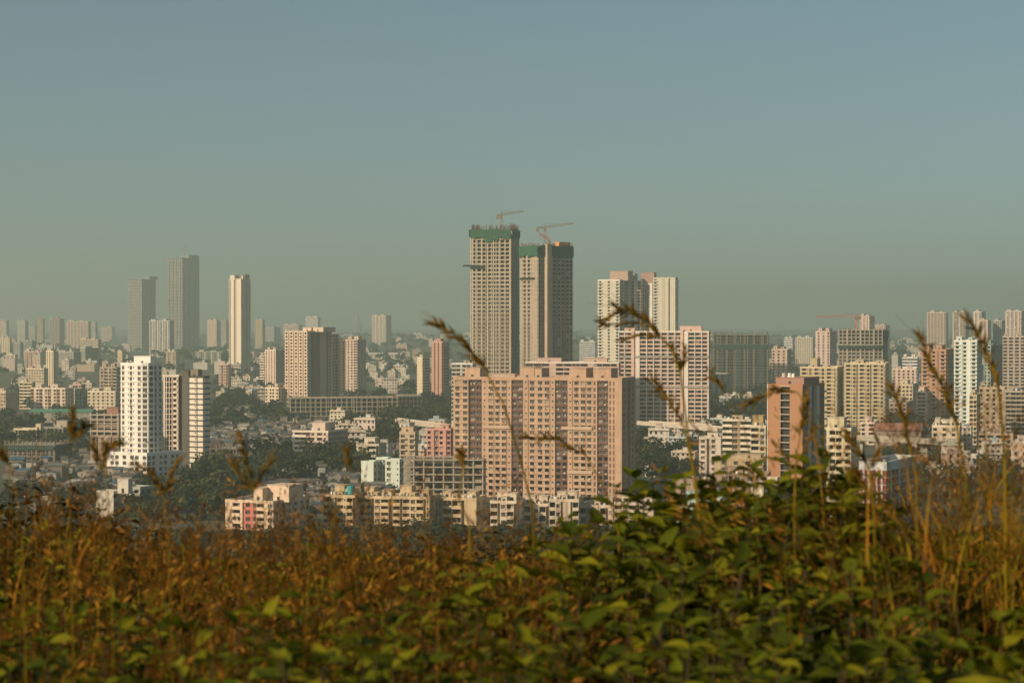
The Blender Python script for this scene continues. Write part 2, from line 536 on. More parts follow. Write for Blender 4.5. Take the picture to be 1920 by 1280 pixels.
    def done(s):
        s.wall.build('wall', s.mats, s.root)
        cache = {}
        cut = 300 if s.lod == 0 else 0
        order = sorted(range(len(s.wins)), key=lambda i: -s.wins[i][0][2] + (1000 if s.wins[i][2].y > -.5 else 0))
        for q, i in enumerate(order):
            (p, u, n, ww, hh, c) = s.wins[i]
            p = Vector(p)
            if q < cut:
                key = (round(ww, 2), round(hh, 2))
                if key not in cache:
                    mb = MB(); t = .07
                    mb.quad((-ww / 2, -.02, 0), (ww / 2, -.02, 0), (ww / 2, -.02, hh), (-ww / 2, -.02, hh), 0)
                    bars = [(-ww / 2, -ww / 2 + t), (ww / 2 - t, ww / 2)] + ([(-t / 2, t / 2)] if ww > 1 else [])
                    if ww > 1.5: bars = bars[:2] + [(-ww / 6 - t / 2, -ww / 6 + t / 2), (ww / 6 - t / 2, ww / 6 + t / 2)]
                    for x0, x1 in bars: mb.box(x0, x1, -.09, -.03, 0, hh, 1)
                    mb.box(-ww / 2 + t + .002, ww / 2 - t - .002, -.085, -.033, hh - t, hh - .003, 1)
                    mb.box(-ww / 2 - .1, ww / 2 + .1, -.42, -.005, -.07, -.005, 1)
                    cache[key] = mb.mesh('window', [GLASS, FRAME])
                o = link('window', cache[key], s.root, p, math.atan2(u.y, u.x))
            else:
                a, b = p - u * ww / 2, p + u * ww / 2
                up = Vector((0, 0, hh))
                s.glaz.quad(a, b, b + up, a + up, 0)
        if s.clut.f:
            s.clut.build('laundry', LAUNDRY, s.root, kind='stuff')
        if s.glaz.f:
            s.glaz.build('opening_pane', [GLASS, INSIDE], s.root, kind='stuff')
        return s

def slabs(b, pts, z0, z1, nf, out=.3, th=.28, mat=None, name='floor_slab'):
    """each floor slab of a concrete frame as a part of its own"""
    n = len(pts)
    mb = MB(); ring(mb, pts, 0, th, out, 3.0, 0)
    me = mb.mesh(name, [mat or CONC_L])
    for k in range(1, nf + 1):
        link(name, me, b.root, (0, 0, z0 + k * (z1 - z0) / nf - th / 2))

def columns(b, pts, per_edge, z0, z1, mat=None, s=.35, name='column', edges=None, out=.12):
    n = len(pts)
    for i in range(n):
        if edges and i not in edges: continue
        p, q = Vector(pts[i]), Vector(pts[(i + 1) % n])
        u = (q - p).normalized(); nn = Vector((u.y, -u.x))
        k = per_edge[i % len(per_edge)]
        for j in range(k):
            c = p + (q - p) * ((j + .5) / k if False else (j / max(1, k - 1) if k > 1 else .5))
            c = c + nn * (out - s) + u * (s if j == 0 else -s if j == k - 1 else 0)
            mb = MB(); mb.box(c.x - s, c.x + s, c.y - s, c.y + s, z0, z1, 0)
            mb.build(name, mat or CONC_L, b.root)

def net(b, pts, z0, z1, mat=NET, out=.7, jag=0.0, edges=(0, 1)):
    for i in edges:
        p, q = Vector(pts[i]), Vector(pts[(i + 1) % len(pts)])
        u = (q - p).normalized(); nn = Vector((u.y, -u.x)); L = (q - p).length
        k = max(4, int(L / 2.2)); mb = MB()
        for j in range(k):
            a, c = p + u * (L * j / k) + nn * out, p + u * (L * (j + 1) / k) + nn * out
            zz = z0 - rnd.random() * jag
            w = rnd.uniform(-.15, .15)
            a2, c2 = a + nn * .06, c + nn * .06
            mb.quad((a2.x, a2.y, zz), (c2.x + w * nn.x, c2.y + w * nn.y, zz), (c2.x, c2.y, z1 + rnd.uniform(-.3, .3)), (a2.x, a2.y, z1 + rnd.uniform(-.3, .3)), 0)
            mb.quad((a.x, a.y, zz), (a.x, a.y, z1), (c.x, c.y, z1), (c.x, c.y, zz), 0)
        mb.build('safety_net', mat, b.root)

def rebar(b, pts, z, h=3.0, k=60, mat=None):
    mb = MB(); n = len(pts)
    for i in range(k):
        e = rnd.randrange(n); p, q = Vector(pts[e]), Vector(pts[(e + 1) % n])
        c = p.lerp(q, rnd.random()) * .97 + Vector(((sum(a[0] for a in pts) / n), (sum(a[1] for a in pts) / n))) * .03
        g = rnd.uniform(.4, 1) * h
        for t in range(4):
            dx, dy = rnd.uniform(-.4, .4), rnd.uniform(-.4, .4)
            mb.bar((c.x + dx, c.y + dy, z - .3), (c.x + dx * 1.3, c.y + dy * 1.3, z + g), .06, 0, .05, 3)
    mb.build('starter_bars', mat or STEEL, b.root, kind='stuff')

def crane(label, mx, ym0, ym1, xa, ya, xb, yb, D, mat, counter=True):
    """tower crane: mast column mx from row ym0 (top) to ym1 (foot); jib from (xa, ya) at its tail to (xb, yb) at its tip"""
    foot = px(mx, ym1, D); top = px(mx, ym0, D)
    root = tag(empty('tower_crane', foot), label, 'crane')
    H = top.z - foot.z; m = MB(); g = .75
    for sx in (-g, g):
        for sy in (-g, g): m.bar((sx, sy, -3), (sx, sy, H), .13)
    k = max(3, int((H + 3) / 1.7))
    for i in range(k):
        z0, z1 = -3 + (H + 3) * i / k, -3 + (H + 3) * (i + 1) / k
        s_ = 1 if i % 2 else -1
        m.bar((-g * s_, -g, z0), (g * s_, -g, z1), .09); m.bar((g, -g * s_, z0), (g, g * s_, z1), .09)
        m.bar((-g * s_, g, z0), (g * s_, g, z1), .09)
    m.build('mast', mat, root)
    A, B = px(xa, ya, D) - foot, px(xb, yb, D) - foot
    def lattice(P, Q, hgt, name, taper=.4):
        mb = MB(); L = (Q - P).length; kk = max(4, int(L / 1.8)); d = (Q - P) / kk
        for i in range(kk):
            p, q = P + d * i, P + d * (i + 1)
            h0 = hgt * (1 - taper * i / kk); h1 = hgt * (1 - taper * (i + 1) / kk)
            for sy in (-.6, .6):
                o = Vector((0, sy, 0)); mb.bar(p + o, q + o, .14); mb.bar(p + o, (q + Vector((0, 0, h1))), .08)
                mb.bar(q + o, p + Vector((0, 0, h0)), .08)
            mb.bar(p + Vector((0, 0, h0)), q + Vector((0, 0, h1)), .15)
        mb.build(name, mat, root)
    T = Vector((0, 0, H))
    lattice(T, B, 1.5, 'jib')
    lattice(T, A, 1.1, 'counter_jib', .1)
    mb = MB(); mb.box(A.x - 1.1, A.x + 1.1, -1, 1, A.z - 2.4, A.z + .5); mb.build('counterweight', CONC_D, root)
    mb = MB(); mb.box(-1.1, 1.1, -1.9, -.8, H - 2.2, H + .1); mb.bar((0, 0, H), (0, 0, H + 3.2), .25)
    c = mb.build('cab', CRANE_PALE, root)
    mb = MB()
    mb.bar((0, 0, H + 3.1), B * .62 + T * .38 + Vector((0, 0, 1)), .06); mb.bar((0, 0, H + 3.1), A + Vector((0, 0, .6)), .06)
    mb.build('tie_rod', STEEL, root)
    return root

PINK, PEACH, CREAM, WHITE = (.535, .36, .25), (.60, .42, .30), (.62, .52, .38), (.74, .70, .64)
MAUVE, TAN, YELLOW, GREY = (.17, .095, .075), (.46, .355, .26), (.52, .42, .27), (.42, .40, .36)
MINT, PALEPINK, BRICK, OCHRE = (.55, .62, .55), (.66, .50, .42), (.42, .23, .15), (.48, .33, .18)

#SECTION heroes
# -- large pink apartment slab in the middle
b = Bld('apartment_block', 'wide peach apartment slab with brown vertical stripes in the middle of the city', 850, 1166, 948, -17, 712, xs=1191, wall=PINK, accent=MAUVE, trim=(.56, .40, .30), dirt=.6)
bays = [('W', 60), ('W', 55), ('V', 47), ('V', 48), ('s', 40), ('W', 50), ('W', 48), ('W', 45), ('s', 32), ('V', 42), ('V', 43), ('s', 40), ('W', 50), ('.', 8), ('W', 50),
        ('W', 48), ('s', 34), ('V', 45), ('V', 45), ('s', 38), ('W', 50), ('W', 45), ('W', 42), ('T', 35), ('V', 40), ('V', 38), ('T', 28), ('T', 24), ('.', 44)]
b.ledge = True
b.block(front=bays, right='.Ws.S.Ws', left='.W.W.', parapet=1.3)
tw = sum(v for _, v in bays)
ac_ = 0
for i_, (c_, v_) in enumerate(bays):
    ac_ += v_
    if i_ % 2 == 1 and c_ in 'Ws':
        mb = MB(); mb.bar((ac_ / tw * b.W - .25, -.16, 0), (ac_ / tw * b.W - .25, -.16, b.H), .11, 0, None, 6); mb.build('drain_pipe', plain('pipe_paint', (.30, .19, .13), .7), b.root)
for xa, xb, fl in ((215, 425, 8), (785, 1005, 8), (830, 1005, 15)):
    z = b.H - fl * b.H / round(b.H / 3) + .3
    b.box('refuge_floor_band', xa / tw * b.W, xb / tw * b.W, -.62, -.02, z, z + 1.5, b.mats[2], cap=False)
for xa, xb, h in ((868, 897, 5.2), (973, 1000, 5.6), (1001, 1014, 5.2), (1066, 1097, 5.4), (1112, 1143, 5.4)):
    b.stair(xa, xb, h, .12, .5, b.mats[0])
b.box('roof_screen', b.lx(920), b.lx(962), 4, 9, b.H, b.H + 2.4, b.mats[2])
mb = MB()
for i in range(9):
    x = b.lx(978 + i * 4.6); mb.bar((x, 6, b.H + 5.5), (x, 6, b.H + 8.2), .09)
    mb.bar((x - 1.2, 6, b.H + 7.4), (x + 1.2, 6, b.H + 7.4), .06)
mb.build('antenna', STEEL, b.root)
b.done()

# -- two unfinished skyscrapers with cranes
b = Bld('unfinished_tower', 'tallest unfinished concrete tower with green netting round its ragged top', 882, 958, 1490, -13, 441, xs=973, wall=(.46, .40, .30), accent=(.30, .28, .23), trim=(.54, .46, .36), dirt=.45, lod=1)
pts = [(0, 0), (b.W, 0), (b.W, b.L), (0, b.L)]
nf = int(b.H / 3.05)
b.poly(pts, 0, b.H, [[('.', 7), ('D', 12), ('D', 12), ('D', 12), ('|', 3), ('D', 13), ('D', 13), ('D', 9), ('|', 3), ('D', 13), ('D', 13), ('.', 4)], '.x|..x.', '.', '.W.W.'], fh=3.05, parapet=0)
slabs(b, pts, 0, b.H, nf, .22, .35, wall_mat((.54, .46, .36), .5))
columns(b, pts, [8, 3, 2, 3], 0, b.H + 1.5, wall_mat((.50, .42, .33), .5), .4, edges=(0, 1), out=.3)
net(b, pts, b.H - .5, b.H + 4.2, NET, 1.0, 2.4, (0, 1, 3))
mb = MB()
mid = b.W * .5
for j in range(7):
    x0 = b.W * (.22 + .08 * j); zl = b.H - 1.5 - rnd.uniform(2, 7) * (1 - abs(j - 3) / 3.6)
    mb.box(x0, x0 + b.W * .08 - .02, -.95, -.85, zl, b.H - .2)
mb.build('hanging_net', NET, b.root)
rebar(b, pts, b.H + 3.5, 5.5, 170)
mb = MB(); mb.box(-5, b.W * .3, -3.2, .0, b.zy(500), b.zy(500) + .4); mb.box(-5, b.W * .3, -3.3, -3.2, b.zy(500), b.zy(500) + 1.4)
mb.build('catch_platform', NET_D, b.root)
b.box('core_wall', b.W * .35, b.W * .75, 4, b.L - 4, b.H - 3, b.H + 4.2, CONC)
b.done()
crane('crane with raised jib on the tallest unfinished tower', 940, 404, 426, 933, 405, 982, 397, 1500, CRANE_PALE)

b = Bld('unfinished_tower', 'shorter unfinished concrete twin tower with green band and crane at its top', 975, 1010, 1470, -52, 470, xs=1074, wall=(.36, .30, .235), accent=(.27, .24, .20), trim=(.44, .37, .29), dirt=.5, lod=1)
b.L = min(b.L, 52)
pts = [(0, 0), (b.W, 0), (b.W, b.L), (0, b.L)]
b.poly(pts, 0, b.H, [[('.', 3), ('s', 4), ('D', 6), ('.', 3), ('D', 6), ('s', 4), ('.', 14)], [('|', 8), ('D', 6), ('|', 5), ('.', 16), ('A', 14), ('A', 14), ('|', 3), ('A', 14), ('A', 14), ('|', 3), ('A', 14), ('A', 12)], '.', '.'], fh=3.05, parapet=0)
# bright stair core that stands forward of the shaded side
core = MB(); core.box(b.W, b.W + 3.2, b.L * .17, b.L * .30, 0, b.H + 4.5); core.build('stair_core', wall_mat((.46, .37, .27), .5), b.root)
nf = int(b.H / 3.05)
slabs(b, pts, 0, b.H, nf, .18, .3, wall_mat((.52, .44, .34), .5))
net(b, pts, b.H - 3.2, b.H + 3.4, NET, 1.0, 2.2, (0, 1, 3))
rebar(b, pts, b.H + 3, 3.2, 150)
mb = MB(); mb.box(-3, b.W * .8, -2.4, 0, b.zy(522), b.zy(522) + .5); mb.build('catch_platform', NET_D, b.root)
mb = MB(); mb.box(b.W - 6, b.W - 1, b.L * .62, b.L * .95, b.H + 3.6, b.H + 6.6); mb.build('formwork', plain('orange_formwork', (.55, .24, .08), .8), b.root)
b.done()
crane('crane with level jib on the shorter unfinished tower', 1022, 428, 458, 1008, 428, 1075, 420, 1475, CRANE_PALE)
lo = px(1011, 440, 1473); hi = px(1030, 451, 1473)
root = tag(empty('luffing_boom', hi), 'short red boom leaning beside the crane mast on the shorter tower', 'crane')
mb = MB()
for o in (-.6, .6):
    mb.bar(Vector((0, o, 0)), lo - hi + Vector((0, o, 0)), .22); mb.bar(Vector((0, o, 1.6)), lo - hi + Vector((0, o, 1.2)), .22)
for i in range(7):
    q = (lo - hi) * (i / 6); mb.bar(q, q + Vector((0, 0, 1.5)), .14)
mb.build('boom', plain('red_paint', (.42, .07, .05), .6), root)
mb = MB(); mb.box(-1, 1, -1, 1, -6, .2); mb.build('pedestal', CRANE_PALE, root)

# -- cream cluster of high rises right of the unfinished towers
CR2 = (.56, .52, .42)
b = Bld('residential_tower', 'cream high rise with stacked balconies on both edges, left of its cluster', 1121, 1162, 1870, -25, 526, xs=1180, wall=CR2, trim=(.72, .68, .60), dirt=.2)
b.block(front='S..W..S', right='BS.B', left='S.S', bands=.25); b.stair(1138, 1172, 9, .3, .5, wall_mat((.42, .30, .25), .2)); b.done()
b = Bld('residential_tower', 'narrow high rise with white framed window grid between two cream towers', 1172, 1201, 1880, -18, 527, xs=1210, wall=(.66, .56, .50), accent=(.38, .30, .26), trim=WHITE, dirt=.2)
b.block(front='VP.VPsV', right='W.', bands=.3); b.stair(1166, 1187, 7, .3, .6, wall_mat((.36, .34, .32), .2)); b.done()
b = Bld('residential_tower', 'slim grey and white high rise shaft with brown roof block beside the cream slab tower', 1203, 1223, 1885, -22, 533, xs=1229, wall=WHITE, accent=(.30, .28, .26), dirt=.2)
b.block(front=[('S', 6), ('x', 5), ('|', 2), ('s', 4), ('|', 3)], right='|.'); b.stair(1201, 1226, 11, .1, .7, wall_mat((.36, .24, .20), .2)); b.done()
b = Bld('residential_tower', 'plain cream slab tower with a ladder of balconies down its left edge', 1225, 1266, 1875, -20, 522, xs=1271, wall=CR2, trim=(.72, .68, .60), dirt=.18)
b.block(front=[('S', 8), ('.', 9), ('T', 3), ('T', 3), ('.', 6), ('|', 3), ('.', 10)], right='S|S'); b.done()

# -- white gridded slab
GR = dict(wall=(.58, .40, .33), accent=(.62, .43, .35), trim=(.74, .66, .58), dirt=.25)
b = Bld('apartment_block', 'large white gridded apartment block with two pink vertical piers', 1160, 1329, 1445, -10, 623, xs=1332, **GR)
b.block(front=[('G', 13), ('G', 13), ('s', 6), ('P', 7), ('G', 13), ('G', 13), ('G', 13), ('G', 13), ('G', 13), ('G', 13), ('s', 6), ('P', 7), ('G', 13), ('G', 13), ('G', 13)], right='B.', fh=2.95, bands=.25)
# white verticals and horizontals of the frame
for i, xx in enumerate((1160.6, 1171, 1199, 1213, 1226, 1240, 1253, 1266, 1290, 1303, 1316, 1328.2)):
    mb = MB(); x = b.lx(xx); mb.box(x - .28, x + .28, -.55, -.012, 0, b.H + .5); mb.build('frame_post', b.mats[2], b.root)
for xx in (1184, 1276):
    mb = MB(); x = b.lx(xx); mb.box(x, x + b.lx(1170) * .55, -.9, -.47, 0, b.H + 3); mb.build('pier', wall_mat((.66, .46, .36), .2), b.root)
for yy in (671, 727):
    b.box('refuge_floor_band', 0, b.W, -.75, -.56, b.zy(yy), b.zy(yy) + 1.6, wall_mat((.36, .31, .27), .3), cap=False)
b.stair(1275, 1315, 4.5, .1, .6, wall_mat((.66, .46, .38), .2)); b.stair(1170, 1190, 3, .2, .5)
b.done()
b = Bld('apartment_block', 'white banded apartment block peeping over the roof of the peach slab', 985, 1160, 1420, -8, 681, depth=16, **GR)
b.block(front=[('G', 13), ('G', 13), ('G', 13), ('.', 10), ('G', 13), ('G', 13), ('G', 13), ('G', 13), ('.', 10), ('G', 13), ('G', 13), ('G', 13)], right='B.', fh=3, bands=.3)
b.stair(1007, 1052, 3.6, .1, .6, b.mats[0]); b.stair(1094, 1138, 3.6, .1, .6, b.mats[0]); b.done()
b = Bld('apartment_block', 'small white gridded block left of the peach slab roof', 847, 886, 1450, -12, 683, xs=893, wall=(.48, .44, .38), trim=WHITE)
b.block(front='GG.', right='G.', bands=.3); b.stair(868, 880, 3, .2, .5); b.done()

# -- netted construction block and round fronted construction block
b = Bld('unfinished_block', 'broad unfinished block wrapped in dark green netting beside the white gridded block', 1338, 1440, 2150, -8, 628, xs=1447, wall=(.17, .155, .12), accent=(.10, .105, .085), trim=(.28, .25, .2), dirt=.5)
pts = [(0, 0), (b.W, 0), (b.W, b.L), (0, b.L)]
b.poly(pts, 0, b.H, ['D.D|', 'D', '.', 'D'], fh=3.1, parapet=0)
nf = int(b.H / 3.1); slabs(b, pts, 0, b.H, nf, 1.35, .4, wall_mat((.22, .205, .16), .5)); columns(b, pts, [9, 3], 0, b.H + 1, CONC_D, .4, edges=(0, 1), out=.4)
for xa, xb in ((1349, 1357), (1380, 1388), (1424, 1433)):
    m = MB(); m.box(b.lx(xa), b.lx(xb), -1.1, -.95, rnd.uniform(0, 6), b.H * rnd.uniform(.8, .88)); m.build('safety_net', NET_D, b.root)
net(b, pts, b.zy(652), b.zy(645), NET_D, 1.5, 1.0)
rebar(b, pts, b.H, 4.5, 80); b.done()
b = Bld('annex_building', 'pale low annex at the foot of the netted unfinished block', 1330, 1362, 1950, -12, 703, xs=1376, wall=(.42, .38, .32), trim=(.5, .45, .38)); b.block(front='W.', right='W.'); b.done()

b = Bld('unfinished_block', 'unfinished concrete block with bowed front and green net belt under a crane', 1572, 1655, 1800, -12, 619, depth=22, wall=(.34, .29, .23), accent=(.2, .19, .16), trim=(.42, .36, .28), dirt=.5)
W_, L_ = b.W, b.L
pts = [(0, 3), (W_ * .2, .9), (W_ * .5, 0), (W_ * .8, .9), (W_, 3), (W_ + 4, L_), (0, L_)]
b.poly(pts, 0, b.H, ['D', 'D', 'D', 'D', 'xD', '.', 'x.'], fh=3.2, parapet=0)
nf = int(b.H / 3.2); slabs(b, pts, 0, b.H, nf, .3, .35, wall_mat((.42, .36, .28), .5)); columns(b, pts, [3, 4, 4, 3, 2], 0, b.H + 1.2, CONC, .4, edges=(0, 1, 2, 3), out=.35)
net(b, pts, b.zy(653), b.zy(647), NET_D, 1.3, .5, (0, 1, 2, 3)); net(b, pts, b.H - 5, b.H - .5, NET_D, .8, 5, (4,))
rebar(b, pts, b.H, 2.4, 60); b.done()
crane('red crane with long level jib above the bow fronted unfinished block', 1605, 594, 617, 1612, 594, 1530, 594, 1802, CRANE_RED)

# -- yellow apartment slab at the right
b = Bld('apartment_block', 'long yellow apartment slab with dense small balconies below the bow fronted construction', 1583, 1660, 1480, -14, 683, xs=1667, wall=YELLOW, accent=(.44, .33, .2), trim=(.68, .56, .38), dirt=.35)
b.block(front='.BsW|', right='B.', bands=.2); b.stair(1602, 1618, 3, .2, .5); b.stair(1640, 1655, 2.5); b.tanks(5); b.done()
b = Bld('apartment_block', 'yellow apartment wing half hidden behind the orange tower', 1500, 1570, 1500, -16, 690, xs=1581, wall=YELLOW, accent=(.44, .33, .2), trim=(.68, .56, .38), dirt=.35)
b.block(front='.BsW', right='|B', bands=.2); b.stair(1516, 1530, 7, .2, .5); b.tanks(6); b.done()

# -- orange tower
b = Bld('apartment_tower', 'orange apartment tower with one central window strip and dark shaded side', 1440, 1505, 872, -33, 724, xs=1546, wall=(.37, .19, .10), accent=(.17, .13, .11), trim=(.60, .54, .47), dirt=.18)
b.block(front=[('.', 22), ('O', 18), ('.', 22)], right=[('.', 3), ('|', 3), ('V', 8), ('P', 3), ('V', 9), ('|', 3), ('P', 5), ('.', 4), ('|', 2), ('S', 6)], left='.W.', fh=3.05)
nf = int(round(b.H / 3.05))
for k in range(1, nf + 1):
    mb = MB(); z = k * b.H / nf; mb.box(b.W * 22 / 62 + .05, b.W * 40 / 62 - .05, -.35, .05, z - .14, z + .1); mb.build('balcony_slab', b.mats[2], b.root)
mb = MB(); mb.box(-.32, .02, -.14, .3, 0, b.H + .8); mb.build('corner_strip', b.mats[2], b.root)
b.stair(1447, 1500, 3.6, .18, .7, wall_mat((.34, .19, .15), .2)); b.tanks(3, b.H + 3.8, (2, b.W - 3, b.L * .25, b.L * .7)); b.done()
b = Bld('apartment_block', 'pale yellow narrow block tucked behind the right edge of the orange tower', 1550, 1596, 822, -20, 806, xs=1606, wall=(.58, .50, .34), accent=(.40, .34, .25), trim=(.66, .58, .44))
b.block(front='.BB.B', right='.W', bands=.25); b.stair(1551, 1582, 5, .1, .5); b.done()
b = Bld('apartment_block', 'cream and brown apartment block with white balcony bands left of the orange tower', 1355, 1408, 1010, -14, 789, xs=1411, wall=(.52, .42, .28), accent=(.36, .25, .15), trim=(.68, .61, .48))
b.block(front=[('L', 18), ('V', 12), ('x', 4), ('L', 20)], right='W.', bands=.5); b.tanks(8); b.stair(1372, 1392, 2.6); b.done()
b = Bld('apartment_block', 'cream block with yellow balconies squeezed against the orange tower', 1408, 1436, 985, -14, 801, depth=14, wall=(.60, .53, .38), trim=(.68, .62, .46))
b.block(front='BW', right='W', bands=.5); b.stair(1410, 1430, 5.5, .2, .6, wall_mat((.42, .30, .16), .3)); b.tanks(4); b.done()
b = Bld('apartment_block', 'white low block with tall narrow bays left of the cream and brown block', 1311, 1352, 1060, -16, 822, xs=1358, wall=(.64, .55, .46), accent=(.42, .34, .28), trim=WHITE)
b.block(front='W|W.', right='W'); b.stair(1325, 1345, 2.8); b.done()
# -- red and white block at lower right
b = Bld('apartment_block', 'red panelled block with white grid lines behind the tall grass', 1613, 1662, 800, -28, 880, xs=1724, wall=(.22, .045, .035), accent=(.20, .09, .08), trim=(.62, .58, .54), dirt=.25)
b.block(front='.P.P.', right='W.PW.', bands=.35); 
mb = MB(); ring(mb, [(0, 0), (b.W, 0), (b.W, b.L), (0, b.L)], b.H - .3, b.H + 3.2, .35, .5, 0); mb.build('roof_screen', wall_mat((.55, .56, .56), .2), b.root)
b.tanks(4); b.done()
# -- mint block, white block and brown old blocks in front, right of centre
b = Bld('apartment_block', 'mint green low block half buried in the leafy shrubs', 1258, 1350, 790, -20, 938, xs=1372, wall=(.40, .49, .44), accent=(.28, .36, .34), trim=(.52, .58, .52), dirt=.55)
b.block(front='W.W|B.', right='W.'); b.stair(1280, 1300, 2.8); b.stair(1322, 1350, 4, .2, .5); b.tanks(5); b.done()
b = Bld('apartment_block', 'stained brown flat roofed block crowded with roof tanks left of the orange tower', 1342, 1440, 850, -12, 892, depth=16, wall=(.40, .29, .20), accent=(.25, .18, .13), trim=(.46, .36, .27), dirt=.7)
b.block(front='.W|W', right='W.'); b.stair(1360, 1392, 3.2); b.stair(1400, 1418, 2.6); b.tanks(12); b.done()
b = Bld('apartment_block', 'stained brown lower block with a row of roof tanks above the mint block', 1266, 1330, 845, -10, 903, depth=14, wall=(.42, .31, .22), trim=(.48, .38, .29), dirt=.7)
b.block(front='.Ws', right='W.'); b.tanks(11); b.done()
b = Bld('apartment_block', 'flat tan hall with brown roof edge behind the stained brown block', 1340, 1432, 930, -12, 862, depth=16, wall=(.50, .38, .24), trim=(.30, .17, .10), dirt=.5)
b.block(front='..W', right='.'); b.stair(1380, 1425, 2.2, .3, .5); b.done()
b = Bld('house', 'small bright cream house wall above the shrubs below the orange tower', 1409, 1432, 770, -30, 908, xs=1446, wall=(.70, .62, .48), trim=(.7, .63, .5))
b.block(front='.', right='B', left='.'); b.stair(1436, 1456, 2.8, .1, .6); b.done()

# -- white round cornered tower at left with podium
b = Bld('residential_tower', 'white high rise with rounded corner on a banded white podium', 226, 283, 1080, -24, 684, xs=303, wall=(.76, .73, .68), accent=(.30, .27, .24), trim=(.78, .75, .70), dirt=.12)
W_, L_ = b.W, b.L
zp = b.zy(850)
pts = [(0, 0), (W_ * .28, 0), (W_ * .28, -1.6), (W_ - 5, -1.6), (W_ - 1.6, -.2), (W_, 3), (W_, L_), (0, L_)]
b.poly(pts, zp, b.H, [[('.', 2), ('A', 6), ('.', 9)], '.', [('s', 6), ('A', 9), ('s', 6), ('.', 7), ('A', 12), ('.', 1)], 'A', 'A', 'A.A', '.', '.A'], fh=3.05, bands=.3, parapet=1.2)
pod = [(-4, -7), (W_ + 2, -7), (W_ + 9, L_ + 6), (-4, L_ + 6)]
b.poly(pod, -1, zp, ['.AA.A', 'AA.', '.', '.'], fh=3.2, bands=.15, parapet=1.2)
b.stair(247, 278, 4.6, .2, .5); b.tanks(3); b.done()
# -- twin block right of it
b = Bld('residential_tower', 'white tower with orange framed windows touching the white high rise', 305, 335, 1130, -20, 706, xs=339, wall=(.66, .59, .52), accent=(.42, .17, .08), trim=(.70, .64, .58), dirt=.3)
b.block(front=[('x', 2), ('O', 5), ('O', 5), ('O', 5), ('x', 2), ('B', 9), ('x', 2)], right='|', fh=3.05); b.done()
b = Bld('residential_tower', 'cream tower with black horizontal bands and a grey blind side', 353, 382, 1125, -26, 708, xs=393, wall=(.72, .65, .56), accent=(.10, .09, .08), trim=(.06, .055, .05), dirt=.15)
b.band_h = .3
b.block(front=[('x', 2), ('.', 8), ('s', 4), ('x', 2), ('.', 9), ('x', 2)], right='.', left='x', fh=3.05, bands=.35)
b.stair(355, 369, 4.5, .2, .5, CONC_D); b.done()
b = Bld('dark_shaft_block', 'dark shaft in the gap between the orange framed and the banded tower', 338, 353, 1128, -20, 698, depth=16, wall=(.12, .11, .095), trim=(.14, .12, .1)); b.block(front='..', right='.'); b.done()  # plain dark-walled block fills the gap between both towers
# -- brown unfinished block and low construction at the left
b = Bld('unfinished_block', 'brown unfinished block with open top floors left of the white high rise', 169, 222, 1115, -16, 778, xs=229, wall=(.40, .29, .22), accent=(.32, .18, .14), trim=(.5, .42, .33), dirt=.5)
pts = [(0, 0), (b.W, 0), (b.W, b.L), (0, b.L)]
b.poly(pts, 0, b.H * .62, ['.W|sW', 'W', '.', '.W'], fh=3.1, parapet=0); b.poly(pts, b.H * .62, b.H, ['DDDD', 'D', 'D', 'D'], fh=3.3, parapet=0)
slabs(b, pts, b.H * .62, b.H, 5, .5, .35); columns(b, pts, [5, 2], b.H * .6, b.H + 1.5, CONC, .3, edges=(0, 1), out=.3)
b.box('stair_core', b.W * .5, b.W * .9, 3, 9, b.H, b.H + 4, wall_mat((.30, .16, .12), .4)); b.done()
b = Bld('unfinished_block', 'low dark unfinished block with netting at the far left edge', 8, 102, 1180, -12, 834, xs=134, wall=(.20, .17, .14), accent=(.2, .1, .08), trim=(.28, .24, .19), dirt=.6)
pts = [(0, 0), (b.W, 0), (b.W, b.L), (0, b.L)]
b.poly(pts, 0, b.H, ['DD', 'D', '.', 'D'], fh=3.4, parapet=0); slabs(b, pts, 0, b.H, 4, .4, .35, CONC_D); columns(b, pts, [12, 4], 0, b.H + 2.5, CONC_D, .3, edges=(0, 1), out=.3)
net(b, pts, b.H - 2.5, b.H - .3, NET_D, 1.2, .8); rebar(b, pts, b.H, 2.5, 60); b.done()
b = Bld('unfinished_block', 'beige open floored block behind the low dark construction', 25, 68, 1330, -16, 806, xs=82, wall=(.58, .48, .33), trim=(.62, .52, .38), dirt=.4)
b.block(front='O', right='OD', bands=.3); b.stair(63, 72, 4); b.done()
b = Bld('unfinished_block', 'half built grey concrete frame beside the beige open floored block', 70, 118, 1345, -20, 803, xs=146, wall=(.20, .19, .16), trim=(.3, .28, .23), dirt=.6)
b.block(front='D', right='D', bands=.3); b.stair(100, 120, 5, .2, .4, CONC); b.done()
b = Bld('unfinished_block', 'low open concrete frame right of the banded tower', 393, 492, 1175, -8, 842, depth=20, wall=(.22, .18, .15), trim=(.32, .27, .21), dirt=.6)
pts = [(0, 0), (b.W, 0), (b.W, b.L), (0, b.L)]
b.poly(pts, 0, b.H, ['D', 'D', '.', 'D'], fh=3.5, parapet=0); slabs(b, pts, 0, b.H, 3, .4, .35, CONC_D); columns(b, pts, [9, 3], 0, b.H + 3, CONC_D, .3, edges=(0, 1), out=.3); rebar(b, pts, b.H, 3, 70); b.done()

